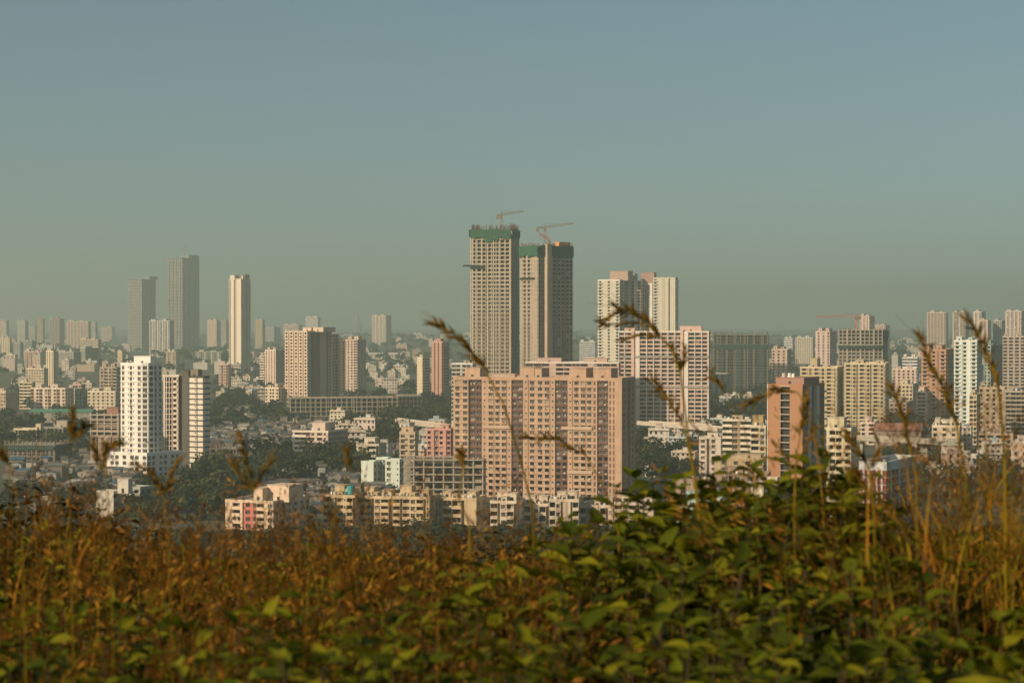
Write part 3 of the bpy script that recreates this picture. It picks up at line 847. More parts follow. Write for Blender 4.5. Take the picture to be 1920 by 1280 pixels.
# -- long construction frame in the middle left
b = Bld('unfinished_block', 'very long unfinished concrete frame of open floors left of the peach slab', 544, 745, 1640, 12, 746, depth=26, wall=(.26, .23, .18), accent=(.2, .18, .15), trim=(.46, .40, .30), dirt=.5)
pts = [(0, 0), (b.W, 0), (b.W, b.L), (0, b.L)]
b.poly(pts, 0, b.H, [[('O', 20), ('O', 20), ('|', 3), ('O', 18), ('O', 18), ('O', 18), ('O', 18), ('D', 8), ('D', 8), ('O', 18), ('O', 18), ('O', 18), ('O', 18), ('.', 4), ('O', 20), ('O', 20), ('O', 20), ('O', 20), ('O', 20), ('O', 20), ('O', 20)], 'O', '.', 'O'], fh=3.9, parapet=0)
nf = int(round(b.H / 3.9)); slabs(b, pts, 0, b.H, nf, .5, .5, wall_mat((.46, .40, .30), .5)); columns(b, pts, [22, 3], 0, b.H + 1.5, CONC, .3, edges=(0, 1, 3), out=.25)
rebar(b, pts, b.H, 2.2, 140); b.done()
b = Bld('unfinished_block', 'darker end wing of the very long unfinished frame', 747, 790, 1730, 12, 743, depth=22, wall=(.2, .19, .16), trim=(.34, .3, .24), dirt=.5)
b.block(front='O', right='O', fh=3.9, bands=.4); b.done()

# -- skeleton frame in front of the peach slab
b = Bld('unfinished_block', 'bare concrete skeleton with open bays in front of the peach slab', 757, 906, 945, -4, 862, depth=22, wall=(.34, .27, .20), accent=(.24, .18, .14), trim=(.5, .42, .31), dirt=.6, lod=1)
pts = [(0, 0), (b.W, 0), (b.W, b.L), (0, b.L)]
nf = 5
mb = MB(); mb.box(4, b.W - 4, 6, b.L - .5, 0, b.H - .6); mb.build('dark_filler', wall_mat((.10, .08, .065), .4), b.root)  # dark box closes the view through, its colour standing for shaded depth
slabs(b, pts, 0, b.H, nf, .5, .5, CONC)
columns(b, pts, [9, 4, 9, 4], 0, b.H + 1.2, CONC, .32, edges=(0, 1, 3), out=.1)
mb = MB()
for k in range(nf):
    z = b.H * k / nf
    for i in range(8):
        if rnd.random() < (.8 if k == 0 else .25): mb.box(b.W * i / 8 + .5, b.W * (i + rnd.uniform(.4, .9)) / 8, .3, .5, z + .2, z + rnd.uniform(1, 2.2))
mb.build('infill_wall', b.mats[0], b.root, kind='stuff')
mb = MB()
for i in range(8):
    for k in range(3): mb.bar((b.W * (i + .15 + .3 * k) / 8, .4, b.H), (b.W * (i + .15 + .3 * k) / 8, .4, b.H + rnd.uniform(1.5, 3.5)), .1)
mb.build('formwork', STEEL, b.root, kind='stuff')
b.box('lift_core', b.W + .5, b.W + 3.4, 2, 7, -6, b.H + 1, CONC_L)
b.done()

# -- lower middle blocks
b = Bld('apartment_block', 'pink and white flats with wide dark openings among trees', 548, 615, 1140, -18, 810, xs=652, wall=(.66, .52, .44), accent=(.40, .2, .15), trim=(.72, .62, .52), dirt=.3)
b.block(front=[('L', 14), ('L', 10), ('V', 8), ('W', 8), ('.', 3), ('B', 10), ('.', 2), ('B', 8)], right='|D', bands=.2); b.stair(578, 602, 5, .2, .5); b.tanks(6); b.done()
b = Bld('apartment_block', 'worn cream low block behind the pale mint block', 668, 710, 1090, -14, 835, depth=14, wall=(.64, .56, .44), trim=(.68, .62, .5), dirt=.55)
b.block(front='W.B|', right='W.'); b.stair(680, 700, 4, .2, .5); b.tanks(6); b.done()
b = Bld('apartment_block', 'pale mint block with blank end wall beside the concrete skeleton', 677, 700, 985, -22, 868, xs=706, wall=(.60, .65, .58), trim=(.62, .68, .6), dirt=.25)
b.block(front='.', right='W'); b.done()
b = Bld('apartment_block', 'pale mint block with small windows touching the concrete skeleton', 722, 749, 985, -18, 864, xs=757, wall=(.58, .64, .57), accent=(.4, .45, .4), trim=(.62, .68, .6), dirt=.25)
b.block(x=-6, w=6, y=3, z1=b.H * 1.03, front='V', right='.'); b.block(front='W.s', right='W'); b.done()
b = Bld('apartment_block', 'stepped tan block with projecting balconies behind the skeleton frame', 749, 778, 1130, -10, 812, xs=781, wall=(.56, .43, .29), trim=(.6, .48, .34), dirt=.4)
b.block(front='S.S', right='W'); b.stair(752, 774, 3.4, .1, .5); b.done()
b = Bld('apartment_block', 'salmon pink low flats just left of the peach slab', 800, 845, 1180, -14, 806, depth=14, wall=(.58, .32, .26), accent=(.45, .22, .2), trim=(.62, .4, .33), dirt=.35)
b.block(front='W.V', right='W'); b.stair(822, 838, 2.8); b.done()
# -- front row of cream and yellow flats
b = Bld('apartment_block', 'cream flats with a red balcony stack in the front row at left', 422, 512, 800, -24, 942, xs=580, wall=(.68, .52, .38), accent=(.50, .16, .13), trim=(.70, .56, .43), dirt=.3)
b.block(front=[('.', 10), ('B', 12), ('.', 3), ('V', 14), ('V', 6), ('B', 12), ('.', 3), ('W', 10)], right='.W.W', left='.'); b.stair(468, 485, 5.5, .1, .5); b.stair(484, 524, 6.5, .25, .4); b.done()
YF = dict(wall=(.60, .46, .28), accent=(.42, .30, .2), trim=(.64, .52, .35), dirt=.9)
for lab, x0, x1, D, yt, pat in (
    ('weathered yellow flats with a teal roof tank in the front row', 605, 665, 815, 932, 'BW|BsB|'),
    ('weathered yellow flats with paired balconies in the front row', 667, 733, 820, 934, 'BB|WB|'),
    ('weathered yellow flats with white balcony frames in the front row', 736, 805, 812, 935, 'B|BWB|s'),
    ('weathered yellow flats ending in a big blank wall in the front row', 808, 893, 818, 937, 'W|BB|...')):
    b = Bld('apartment_block', lab, x0, x1, D, rnd.uniform(-16, -8), yt, depth=15, **YF)
    b.block(front=pat, right='.W.', left='.'); xm = x0 + rnd.uniform(8, 20); b.stair(xm, xm + rnd.uniform(14, 22), rnd.uniform(2.8, 5)); b.stair(x1 - 22, x1 - 6, 3); b.stair((x0 + x1) / 2 - 4, (x0 + x1) / 2 + 6, 2.2, .05, .3); b.tanks(12)
    if 'teal' in lab:
        mb = MB(); mb.cyl(b.lx(652), 4, b.H + 1, b.H + 4.4, 1.6, 0, 14); mb.build('water_tank', plain('teal_tank', (.03, .28, .28), .5), b.root)
    b.done()
CF = dict(wall=(.66, .55, .43), accent=(.42, .33, .26), trim=(.70, .61, .5), dirt=.95)
for lab, x0, x1, D, yt, pat in (
    ('stained cream flats at the left end of the front row below the peach slab', 919, 968, 812, 943, 'B|WB|'),
    ('stained cream flats with deep balconies below the middle of the peach slab', 969, 1028, 822, 948, 'BB|WB|'),
    ('stained cream flats with a blank grey end wall below the peach slab', 1030, 1085, 808, 940, 'BW|.x.|B'),
    ('stained cream flats crowded with roof tanks below the peach slab', 1088, 1150, 815, 951, 'B|BWB|W'),
    ('stained cream flats with a bright end wall at the right end of the front row', 1152, 1226, 812, 946, 'BWB|B..')):
    b = Bld('apartment_block', lab, x0, x1, D, rnd.uniform(-14, -6), yt, depth=15, **CF)
    b.block(front=pat, right='.W.', left='.'); xm = x0 + rnd.uniform(6, 16); b.stair(xm, xm + rnd.uniform(14, 20), rnd.uniform(3, 5.5)); b.stair(x1 - 20, x1 - 4, 3.6); b.stair((x0 + x1) / 2 - 5, (x0 + x1) / 2 + 6, 2.4, .04, .3); b.tanks(15); b.done()
b = Bld('apartment_block', 'grey cream block with a tall lift head low among the trees at left', 180, 212, 850, -20, 924, xs=228, wall=(.56, .52, .44), trim=(.6, .55, .46), dirt=.4)
b.block(front='.', right='B.'); b.stair(218, 238, 6, .1, .5); b.done()
b = Bld('apartment_block', 'grey wing with open verandas beside the grey cream block', 230, 262, 862, -30, 916, xs=274, wall=(.34, .34, .31), trim=(.42, .42, .38), dirt=.4)
b.block(front='.B', right='D'); b.done()

# -- tan striped block, mid left
b = Bld('apartment_block', 'tall tan block with five cream window stripes at mid left', 534, 576, 1800, -32, 622, xs=622, wall=(.64, .49, .38), accent=(.27, .18, .12), trim=(.72, .62, .52), dirt=.2)
b.block(front=[('W', 8), ('x', 3), ('W', 8), ('x', 3), ('W', 8), ('x', 3), ('W', 8), ('x', 3), ('W', 8)], right=[('W', 6), ('|', 3), ('x', 12), ('.', 10), ('|', 4), ('W', 5)]); b.stair(556, 572, 3.6); b.stair(572, 592, 4, .3, .5); b.done()
b = Bld('apartment_tower', 'grey shaded tower with balconies behind the tan striped block', 606, 622, 1880, -32, 628, xs=636, wall=(.46, .38, .30), trim=(.6, .52, .42)); b.block(front='.B', right='S.'); b.done()
b = Bld('apartment_tower', 'left of two matching beige towers with rooftop crenels at mid left', 624, 634, 2250, -40, 640, xs=650, wall=(.60, .47, .36), trim=(.66, .55, .44)); b.block(front='B', right='S|.'); b.stair(625, 632, 4); b.done()
b = Bld('apartment_tower', 'right of two matching beige towers with rooftop crenels at mid left', 647, 670, 2230, -24, 638, xs=686, wall=(.62, .47, .38), trim=(.68, .55, .46)); b.block(front='.WWB', right='.W|'); b.stair(649, 655, 4); b.stair(660, 668, 4.5); b.done()
# -- slender tower and hazy towers
b = Bld('residential_tower', 'slender very tall cream tower with shaded right side standing alone at left', 430, 452, 2850, -38, 524, xs=470, wall=(.72, .61, .49), accent=(.38, .34, .28), trim=(.7, .62, .52), dirt=.12, lod=1)
b.block(front=[('S', 4), ('.', 8), ('|', 5), ('|', 2), ('.', 12)], right='SD.D', left='S'); b.stair(430, 438, 6, .1, .5); b.stair(442, 452, 7, .4, .5, CONC_D); b.box('roof_crown', b.W - 2, b.W + .6, 3, 9, b.H, b.H + 5); b.done()
GLW = dict(wall=(.19, .25, .26), accent=(.14, .2, .22), trim=(.42, .40, .36), dirt=.1)
b = Bld('residential_tower', 'hazy grey green tower, shorter of the pair behind the white high rise', 240, 266, 4900, -36, 524, xs=292, **GLW)
b.block(front='LL', right='L|LP', fh=3.6); b.stair(262, 275, 7, .2, .6); b.done()
b = Bld('residential_tower', 'hazy grey green tower, tallest on the left skyline with a crane', 315, 342, 4900, -36, 484, xs=374, **GLW)
b.block(front='L|L', right='LL|PL', fh=3.6); b.stair(335, 348, 7, .2, .6); b.done()
crane('faint orange crane on the tallest hazy tower of the left skyline', 346, 464, 484, 343, 466, 352, 462, 4910, CRANE_RED)

#SECTION generic
# generic blocks: label, x0, x1, xs, ytop, D, r, wall, accent, trim, front, right, stairs
GEN = [
 ('hazy pink block cut off by the left picture edge', -6, 12, 17, 601, 3800, -20, PALEPINK, None, 'L', 'W'),
 ('hazy grey tower with pale top near the left edge', 32, 47, 53, 601, 3500, -24, GREY, None, 'W.', 'W'),
 ('hazy low grey slab right of the pale topped tower', 54, 66, 70, 613, 3600, -20, GREY, None, 'W', '.'),
 ('hazy narrow cream tower on the left skyline', 69, 80, 84, 599, 3500, -20, TAN, None, 'B.', 'W'),
 ('hazy broad block with stepped roof on the left skyline', 92, 112, 121, 598, 3500, -22, (.45, .36, .3), None, 'W|', 'W'),
 ('hazy long slab with two roof boxes on the left skyline', 124, 166, 170, 603, 3300, -10, PALEPINK, None, 'W.B', 'W'),
 ('hazy slim tower right of the long hazy slab', 171, 179, 183, 604, 3500, -20, GREY, None, 'W', '.'),
 ('faint pink terrace of flats on the far left skyline', 188, 210, 216, 614, 4600, -14, PALEPINK, None, 'W', 'W'),
 ('small cream block with arched roof at the left edge', 1, 18, 22, 634, 2900, -16, CREAM, None, 'W.', 'W'),
 ('grey green flats under the left skyline', 24, 38, 44, 642, 2900, -20, GREY, None, 'S', 'W'),
 ('teal grey flats under the hazy stepped block', 46, 60, 68, 640, 2950, -20, (.36, .4, .36), None, 'B', 'W'),
 ('cream office block with strong horizontal bands at left', 150, 184, 190, 637, 2700, -12, CREAM, None, 'L', 'W'),
 ('pink flats with brown window columns at left', 46, 76, 84, 660, 2400, -14, PALEPINK, BRICK, 'WV', 'W'),
 ('tall cream sunlit tower beside the pink flats at left', 86, 100, 108, 659, 2350, -30, CREAM, None, '.|.', 'W.'),
 ('slab with shade in its grey wall colour, right of the sunlit cream tower', 110, 138, 152, 660, 2450, -38, (.36, .34, .29), None, 'W', 'W|'),  # shade of the complex is put into this wall colour
 ('slab with shade in its green grey colour at the end of the left complex', 152, 160, 184, 653, 2500, -48, (.32, .33, .27), None, 'W', 'W'),  # green-grey tone is shade carried by the wall colour
 ('small grey flats at the left edge below the skyline', 0, 10, 14, 674, 2500, -20, GREY, None, 'W', 'W'),
 ('yellowish flats near the left edge below the skyline', 14, 28, 33, 666, 2500, -18, CREAM, None, 'B.', 'W'),
 ('low cream podium in front of the pink flats', 48, 82, 90, 692, 2300, -14, CREAM, None, 'W', 'W'),
 ('beige flats with many balconies left of the white high rise', 187, 218, 226, 690, 1950, -14, TAN, None, 'SB', 'W'),
 ('narrow yellow tower peeping left of the white high rise', 220, 229, 234, 659, 2500, -26, YELLOW, None, '.', 'W'),
 ('white striped block in front of the hazy tower pair', 280, 318, 326, 602, 3000, -16, (.6, .56, .52), GREY, 'S|.S', 'S'),
 ('small cream and brown flats above the orange framed tower', 311, 330, 337, 660, 2400, -18, CREAM, BRICK, 'W|B', 'W'),
 ('wide grey block with white balcony bands left of the slender tower', 366, 416, 425, 660, 2600, -14, (.42, .42, .36), None, 'B.B|', 'W'),
 ('hazy pink tower with white windows left of the slender tower', 388, 406, 414, 601, 3600, -24, PALEPINK, None, 'W.', 'W'),
 ('hazy grey tower touching the slender tower', 414, 424, 430, 602, 3700, -24, GREY, None, 'W', '.'),
 ('small pink house block at the foot of the slender tower', 410, 428, 433, 684, 2250, -14, PALEPINK, BRICK, 'WV', 'W'),
 ('long cream flats with brown window columns at mid left', 57, 122, 138, 729, 1720, -14, (.64, .52, .41), (.35, .2, .15), 'V.W', 'W.'),
 ('wing of the long cream flats with shade in its grey colour', 124, 140, 156, 731, 1760, -36, (.40, .38, .34), None, 'W', 'W.'),  # cream wing darkened in colour for its shaded side
 ('cream flats with ochre bays left of the white high rise', 164, 216, 223, 735, 1720, -12, (.62, .53, .40), OCHRE, 'W.Ws', 'W.'),
 ('cream flats cut off by the left edge at mid height', -8, 10, 33, 736, 1700, -34, TAN, None, 'W', '.'),
 ('small cream terrace behind the long cream flats', 36, 60, 66, 718, 1850, -16, CREAM, None, 'B', 'W'),
 ('small flats with a red roof box behind the cream terraces', 136, 152, 160, 722, 1900, -16, (.5, .3, .24), None, 'W', 'W'),
 ('hazy yellow tower right of the slender tower', 478, 492, 497, 600, 3500, -22, YELLOW, None, '.|.', 'W'),
 ('hazy grey slab right of the hazy yellow tower', 498, 514, 526, 614, 3900, -24, GREY, None, 'W', 'W'),
 ('hazy pink skyline block behind the tan striped block', 531, 560, 568, 609, 4000, -16, PALEPINK, None, 'W', 'W'),
 ('hazy white tower above the tan striped block', 573, 596, 601, 595, 3700, -14, WHITE, None, 'W', 'W'),
 ('pink and white stepped tower left of the tan striped block', 497, 517, 534, 657, 2300, -34, PALEPINK, GREY, '.|.', 'B'),
 ('low pink flats left of the stepped tower', 487, 496, 500, 668, 2350, -20, PALEPINK, None, 'L', 'W'),
 ('pale tower with cream piers standing in the trees at mid left', 697, 724, 734, 592, 3300, -24, (.6, .52, .43), (.5, .44, .38), '.x|.|W', 'W|'),
 ('hazy white low block on the wooded skyline', 773, 792, 800, 626, 4000, -18, (.66, .6, .56), None, 'L', 'W'),
 ('hazy teal low block left of the pale pier tower', 641, 662, 672, 628, 4200, -18, GREY, None, 'W', 'W'),
 ('slim cream flats left of the brick tower', 782, 792, 806, 671, 2050, -36, CREAM, None, '.', 'S'),
 ('brick coloured tower with white balconies left of the unfinished towers', 809, 830, 842, 642, 2000, -24, (.50, .30, .23), None, '..|', 'S'),
 ('yellow cream four storey flats beside the long frame', 497, 522, 544, 728, 1800, -30, CREAM, None, 'W.W', 'W.'),
 ('pinkish block with regular windows right of the netted block', 1447, 1476, 1484, 656, 2000, -14, (.58, .44, .35), None, 'W.', 'W'),
 ('cream block with stepped roofs on the right skyline', 1491, 1524, 1529, 634, 2500, -12, (.68, .6, .48), None, 'W', 'W'),
 ('small white block on the skyline right of the netted block', 1470, 1486, 1490, 635, 2700, -16, WHITE, None, 'L', 'W'),
 ('pink tower with small windows left of the bow fronted construction', 1529, 1556, 1569, 622, 2150, -26, (.60, .46, .40), None, '.W', 'W'),
 ('pink tower rising behind the crane on the right', 1612, 1630, 1640, 593, 2700, -22, PALEPINK, None, 'W.', 'B'),
 ('faint pink slab right of the crane', 1640, 1660, 1669, 610, 3000, -20, PALEPINK, None, 'W', 'W'),
 ('broad beige tower with rows of balconies on the right skyline', 1738, 1774, 1785, 587, 2600, -16, (.56, .46, .38), (.46, .40, .34), '.B.B', 'W.'),
 ('beige twin tower right of the broad beige tower', 1786, 1810, 1820, 586, 2600, -20, (.56, .46, .38), None, '.BB', 'W.'),
 ('pale tower with white frames near the right edge', 1825, 1840, 1848, 585, 2600, -22, (.64, .54, .46), None, '.S', 'W'),
 ('pink and white tower below the pale framed tower', 1836, 1852, 1858, 601, 2450, -18, PALEPINK, WHITE, 'S.', 'W'),
 ('grey tower with white windows near the right edge', 1862, 1878, 1885, 602, 2500, -22, GREY, None, 'W', 'W'),
 ('pink and white tower cut off by the right edge', 1885, 1915, 1930, 584, 2400, -20, (.64, .52, .44), None, '.W|', 'B'),
 ('broad brown grey block at the right edge', 1881, 1925, 1940, 632, 1900, -12, (.46, .37, .3), None, 'B.', 'W'),
 ('brick tower with white balcony edges left of the mint tower', 1728, 1774, 1788, 657, 1560, -18, (.48, .28, .18), None, 'S.WxS', 'S'),
 ('white and mint tower with rounded balconies at right', 1789, 1832, 1842, 640, 1480, -18, (.60, .66, .58), (.5, .56, .5), 'SPWPPS', 'B.'),
 ('green grey shaded tower behind the mint tower', 1844, 1858, 1880, 648, 1700, -46, (.30, .36, .32), None, 'W', 'W|'),
 ('small grey slab beyond the yellow slab', 1672, 1684, 1690, 667, 2200, -18, GREY, None, '.', 'W'),
 ('low pink flats between the yellow slab and the brick tower', 1674, 1718, 1726, 693, 1950, -12, PALEPINK, None, 'W.', 'W'),
 ('low white flats behind the low pink flats', 1692, 1720, 1727, 672, 2100, -14, WHITE, None, 'L', 'W'),
 ('pink and white low flats at the foot of the brick tower', 1718, 1738, 1750, 736, 1550, -22, PALEPINK, None, 'B', 'B'),
 ('low cream house row left of the brick tower foot', 1684, 1712, 1722, 722, 1650, -16, CREAM, None, 'W', 'W'),
 ('yellow flats at the foot of the mint tower', 1818, 1832, 1838, 742, 1330, -18, YELLOW, None, 'BS', 'W'),
 ('brown old flats at the right edge', 1836, 1884, 1892, 728, 1400, -14, (.44, .33, .22), None, 'W.', 'W'),
 ('grey brown flats cut off by the right edge', 1886, 1925, 1935, 735, 1380, -12, (.36, .31, .25), None, 'B', 'W'),
 ('pink low house left of the red roofed hall', 1614, 1640, 1648, 794, 1330, -16, PALEPINK, None, 'W.B', 'W'),
 ('white balconied flats on the far slope left of the cream cluster', 1086, 1116, 1124, 642, 2500, -12, WHITE, None, 'L', 'W'),
 ('low brown flats below the yellow slab', 1668, 1700, 1712, 756, 1600, -18, (.4, .3, .22), None, 'W', 'W'),
 ('cream low flats behind the right hand grass', 1748, 1800, 1812, 800, 1200, -14, CREAM, None, 'W.', 'W'),
 ('brown low flats behind the right hand grass', 1836, 1900, 1915, 815, 1150, -14, (.42, .32, .22), None, 'B.', 'W'),
]
for lab, x0, x1, xs, yt, D, r, wc, ac, fr, rt in GEN:
    if D >= 3300: D *= 1.5
    elif D >= 2400: D *= 1.22
    tall = (D > 0 and (zpx(yt, D) > 36))
    b = Bld('apartment_tower' if zpx(yt, D) > 55 else 'apartment_block', lab, x0, x1, D, r, yt, xs=xs, wall=wc, accent=ac, trim=tuple(min(.76, c * 1.15 + .04) for c in wc), dirt=.3)
    b.block(front=fr, right=rt, bands=.22 if rnd.random() < .6 else 0, fh=3.1)
    k = 1 if b.W < 14 else 2
    for i in range(k):
        a = x0 + (x1 - x0) * (i + rnd.uniform(.1, .3)) / k
        b.stair(a, a + (x1 - x0) * rnd.uniform(.3, .5) / k, rnd.uniform(2.6, 4.5), .15, .5)
    if D < 2100: b.tanks(4)
    b.done()

# -- hall with red roof, long white shed, elevated road
def shed(name, label, x0, x1, D, r, yb_top, hroof, wall, roofmat, depth=18, cat='hall'):
    b = Bld(name, label, x0, x1, D, r, yb_top, depth=depth, cat=cat, wall=wall)
    b.face((0, 0), (b.W, 0), 0, b.H, '.s.', 4); b.face((b.W, 0), (b.W, b.L), 0, b.H, '.', 4); b.face((b.W, b.L), (0, b.L), 0, b.H, '.', 4); b.face((0, b.L), (0, 0), 0, b.H, '.', 4)
    m = MB(); e = .7; W_, L_, H = b.W, b.L, b.H
    m.quad((-e, -e, H - .2), (W_ + e, -e, H - .2), (W_ + e, L_ / 2, H + hroof), (-e, L_ / 2, H + hroof))
    m.quad((W_ + e, L_ + e, H - .2), (-e, L_ + e, H - .2), (-e, L_ / 2, H + hroof), (W_ + e, L_ / 2, H + hroof))
    m.quad((-e, -e, H - .35), (-e, L_ / 2, H + hroof - .15), (W_ + e, L_ / 2, H + hroof - .15), (W_ + e, -e, H - .35))
    m.poly([(W_, 0, H), (W_, L_, H), (W_, L_ / 2, H + hroof - .1)]); m.poly([(0, L_, H), (0, 0, H), (0, L_ / 2, H + hroof - .1)])
    m.build('roof', roofmat, b.root); b.done()
RUST = plain('rusty_roof_sheet', (.30, .13, .09), .7, var=.3); PALE = plain('pale_roof_sheet', (.58, .54, .48), .6, var=.2); ASB = plain('grey_roof_sheet', (.30, .27, .23), .8, var=.3)
shed('hall', 'long brown hall with dull red roof at lower right', 1642, 1728, 1270, -10, 806, 4, (.30, .23, .18), RUST, 20)
shed('hall', 'pale roofed hall in the trees left of the mint block', 525, 575, 1010, -12, 888, 2.2, (.5, .45, .38), PALE, 14)
shed('hall', 'long white roofed shed on the wooded far slope', 690, 752, 3600, -4, 664, 3, (.5, .42, .36), PALE, 24)
shed('hall', 'flat domed pale roof at lower right behind the grass', 1757, 1804, 1350, -8, 795, 3, (.45, .33, .28), PALE, 20)
shed('hall', 'green roofed long shed left of the white high rise', 55, 170, 1560, -4, 772, 2.0, (.3, .28, .24), plain('green_roof_sheet', (.08, .22, .14), .7), 16)

def viaduct(label, xa, ya, xb, yb, Da, Db, h, mat):
    A, B = px(xa, ya, Da), px(xb, yb, Db)
    root = tag(empty('flyover', (A.x, A.y, 0)), label, 'flyover')
    d = Vector((B.x - A.x, B.y - A.y, 0)); L = d.length; u = d / L
    root.rotation_euler = (0, 0, math.atan2(u.y, u.x))
    m = MB(); m.box(0, L, 0, 10, A.z - 1.8, A.z - .2); m.build('deck', mat, root)
    for y0 in (0, 9.7):
        m = MB(); m.box(0, L, y0 - .05, y0 + .3, A.z - .2, A.z + .9); m.build('parapet', mat, root)
    k = max(2, int(L / 26))
    for i in range(k):
        x = L * (i + .5) / k; m = MB(); m.box(x - 1, x + 1, 4, 6, -.5, A.z - 2.6); m.box(x - 1.2, x + 1.2, 1, 9, A.z - 2.6, A.z - 1.8); m.build('pier', mat, root)
viaduct('pale concrete flyover between the long frame and the peach slab', 718, 785, 852, 796, 1480, 1360, 9, CONC_L)
viaduct('pale concrete flyover right of the peach slab', 1194, 791, 1345, 803, 1330, 1250, 9, CONC_L)
viaduct('grey concrete flyover behind the grass at right', 1560, 818, 1760, 828, 1210, 1160, 9, CONC)

# -- far golden pagoda
P = px(670, 604, 12000)
root = tag(empty('pagoda', (P.x, P.y, 0)), 'faint bell shaped golden pagoda on the hazy horizon', 'pagoda')
prof = [(34, 58), (33, 63), (28, 66), (27, 74), (22, 82), (19, 90), (13, 102), (8, 112), (5, 120), (3.5, 130), (1.6, 142), (.3, 154)]
m = MB()
for (r0, z0), (r1, z1) in zip(prof, prof[1:]):
    m.cyl(0, 0, z0 - .01, z1, r0 * .75, 0, 20, r1 * .75)
gold = plain('haze_toned_gold', (.23, .175, .125), .8); m.build('dome', gold, root)  # gold dulled towards the haze, so the fading sits in the colour
m = MB(); m.cyl(0, 0, 0, 58, 34, 0, 20, 27); m.build('base', gold, root)

#SECTION low houses
FREE_RECT = []
def clear(x, y, rad, front=True):
    for (cx, cy, r, D) in FOOT:
        if (x - cx) ** 2 + (y - cy) ** 2 < (r * .85 + rad) ** 2: return False
    return True
def on_ground(xp, yp):
    D = FPX * EYE / (yp - YH)
    return (xp - 960) / FPX * D, D

WALLS = varied('house_wall_paint', [(0, (.60, .52, .40)), (.2, (.66, .60, .52)), (.4, (.58, .42, .32)), (.55, (.50, .46, .38)), (.7, (.62, .50, .42)), (.82, (.42, .50, .50)), (.9, (.66, .62, .56))])
ROOFS = varied('shack_roof_sheet', [(0, (.10, .09, .075)), (.22, (.16, .14, .12)), (.40, (.12, .065, .045)), (.52, (.22, .2, .17)), (.64, (.13, .12, .10)), (.78, (.03, .12, .20)), (.87, (.06, .12, .13)), (.95, (.48, .44, .38))])
SHACK_W = varied('shack_wall', [(0, (.22, .18, .14)), (.3, (.34, .29, .23)), (.5, (.16, .13, .10)), (.7, (.28, .30, .28)), (.85, (.42, .36, .28))])
def house_mesh(k):
    r_ = random.Random(40 + k); w, l, nf = r_.uniform(8, 15), r_.uniform(7, 12), r_.choice([2, 3, 3, 4, 5])
    m = MB(); h = nf * 3.0
    m.box(0, w, 0, l, 0, h); ring(m, [(0, 0), (w, 0), (w, l), (0, l)], h - .1, h + .8, .1, .3, 0)
    g = MB()
    for f in range(nf):
        n = int(w / 2.8)
        for i in range(n):
            x = w * (i + .5) / n
            if r_.random() < .8: g.quad((x - .65, -.03, f * 3 + .9), (x + .65, -.03, f * 3 + .9), (x + .65, -.03, f * 3 + 2.3), (x - .65, -.03, f * 3 + 2.3))
        if r_.random() < .6: m.box(0, w, -.9, 0 - .001, f * 3 + 2.62, f * 3 + 2.8)
        n = int(l / 3)
        for i in range(n):
            y = l * (i + .5) / n; g.quad((w + .03, y - .6, f * 3 + .9), (w + .03, y + .6, f * 3 + .9), (w + .03, y + .6, f * 3 + 2.2), (w + .03, y - .6, f * 3 + 2.2))
    t = MB(); a = r_.uniform(.1, .5) * w
    t.box(a, a + 3.2, l * .3, l * .3 + 3.5, h + .01, h + 2.7); t.box(a - .2, a + 3.4, l * .3 - .2, l * .3 + 3.7, h + 2.7, h + 2.9)
    sh = t; t = MB()
    t.cyl(w * .8, l * .4, h + .02, h + 1.8, .75, 0, 8)
    for i in range(r_.randint(3, 7)):
        x, y = r_.uniform(.6, w - 1.6), r_.uniform(.6, l - 1.6); q = r_.uniform(.4, 1.1)
        if r_.random() < .5: t.cyl(x, y, h + .03, h + r_.uniform(.8, 1.6), q * .6, 0, 7)
        else: t.box(x, x + q, y, y + q, h + .03, h + r_.uniform(.6, 2.4))
    t.bar((w * .4, l * .5, h), (w * .4, l * .5, h + 4), .06); t.bar((w * .4 - .6, l * .5, h + 3.6), (w * .4 + .6, l * .5, h + 3.6), .05)
    m.poly([(.3, .3, h + .012), (w - .3, .3, h + .012), (w - .3, l - .3, h + .012), (.3, l - .3, h + .012)], 1)
    return [('wall', m.mesh('house_wall', [WALLS, TAR])), ('opening_pane', g.mesh('house_windows', [GLASS])), ('stair_head', sh.mesh('house_head', [WALLS])), ('roof_clutter', t.mesh('house_clutter', [LAUNDRY]))]
HM = [house_mesh(k) for k in range(10)]
def shack_mesh(k):
    r_ = random.Random(90 + k); w, l, h = r_.uniform(4, 8), r_.uniform(4, 7), r_.uniform(2.8, 5.2)
    m = MB(); m.box(0, w, 0, l, -.5, h)
    f = MB(); e = .5; t = r_.uniform(.5, 1.4)
    if k % 2:
        f.quad((-e, -e, h - .1), (w + e, -e, h - .1), (w + e, l + e, h + t), (-e, l + e, h + t)); f.quad((-e, -e, h - .1), (-e, -e, h + .06), (w + e, -e, h + .06), (w + e, -e, h - .1))
        m.poly([(w, 0, h), (w, l, h), (w, l, h + t - .15)])
    else:
        f.quad((-e, -e, h - .1), (w + e, -e, h - .1), (w + e, l / 2, h + t), (-e, l / 2, h + t)); f.quad((w + e, l + e, h - .1), (-e, l + e, h - .1), (-e, l / 2, h + t), (w + e, l / 2, h + t))
        m.poly([(w, 0, h), (w, l, h), (w, l / 2, h + t - .05)])
    d = MB(); d.quad((w * .3, -.02, 0), (w * .3 + .9, -.02, 0), (w * .3 + .9, -.02, 2), (w * .3, -.02, 2)); d.quad((w * .65, -.02, .9), (w * .65 + .9, -.02, .9), (w * .65 + .9, -.02, 1.9), (w * .65, -.02, 1.9))
    return [('wall', m.mesh('shack_wall', [SHACK_W])), ('roof', f.mesh('shack_roof', [ROOFS])), ('door', d.mesh('shack_door', [INSIDE]))]
SM = [shack_mesh(k) for k in range(10)]

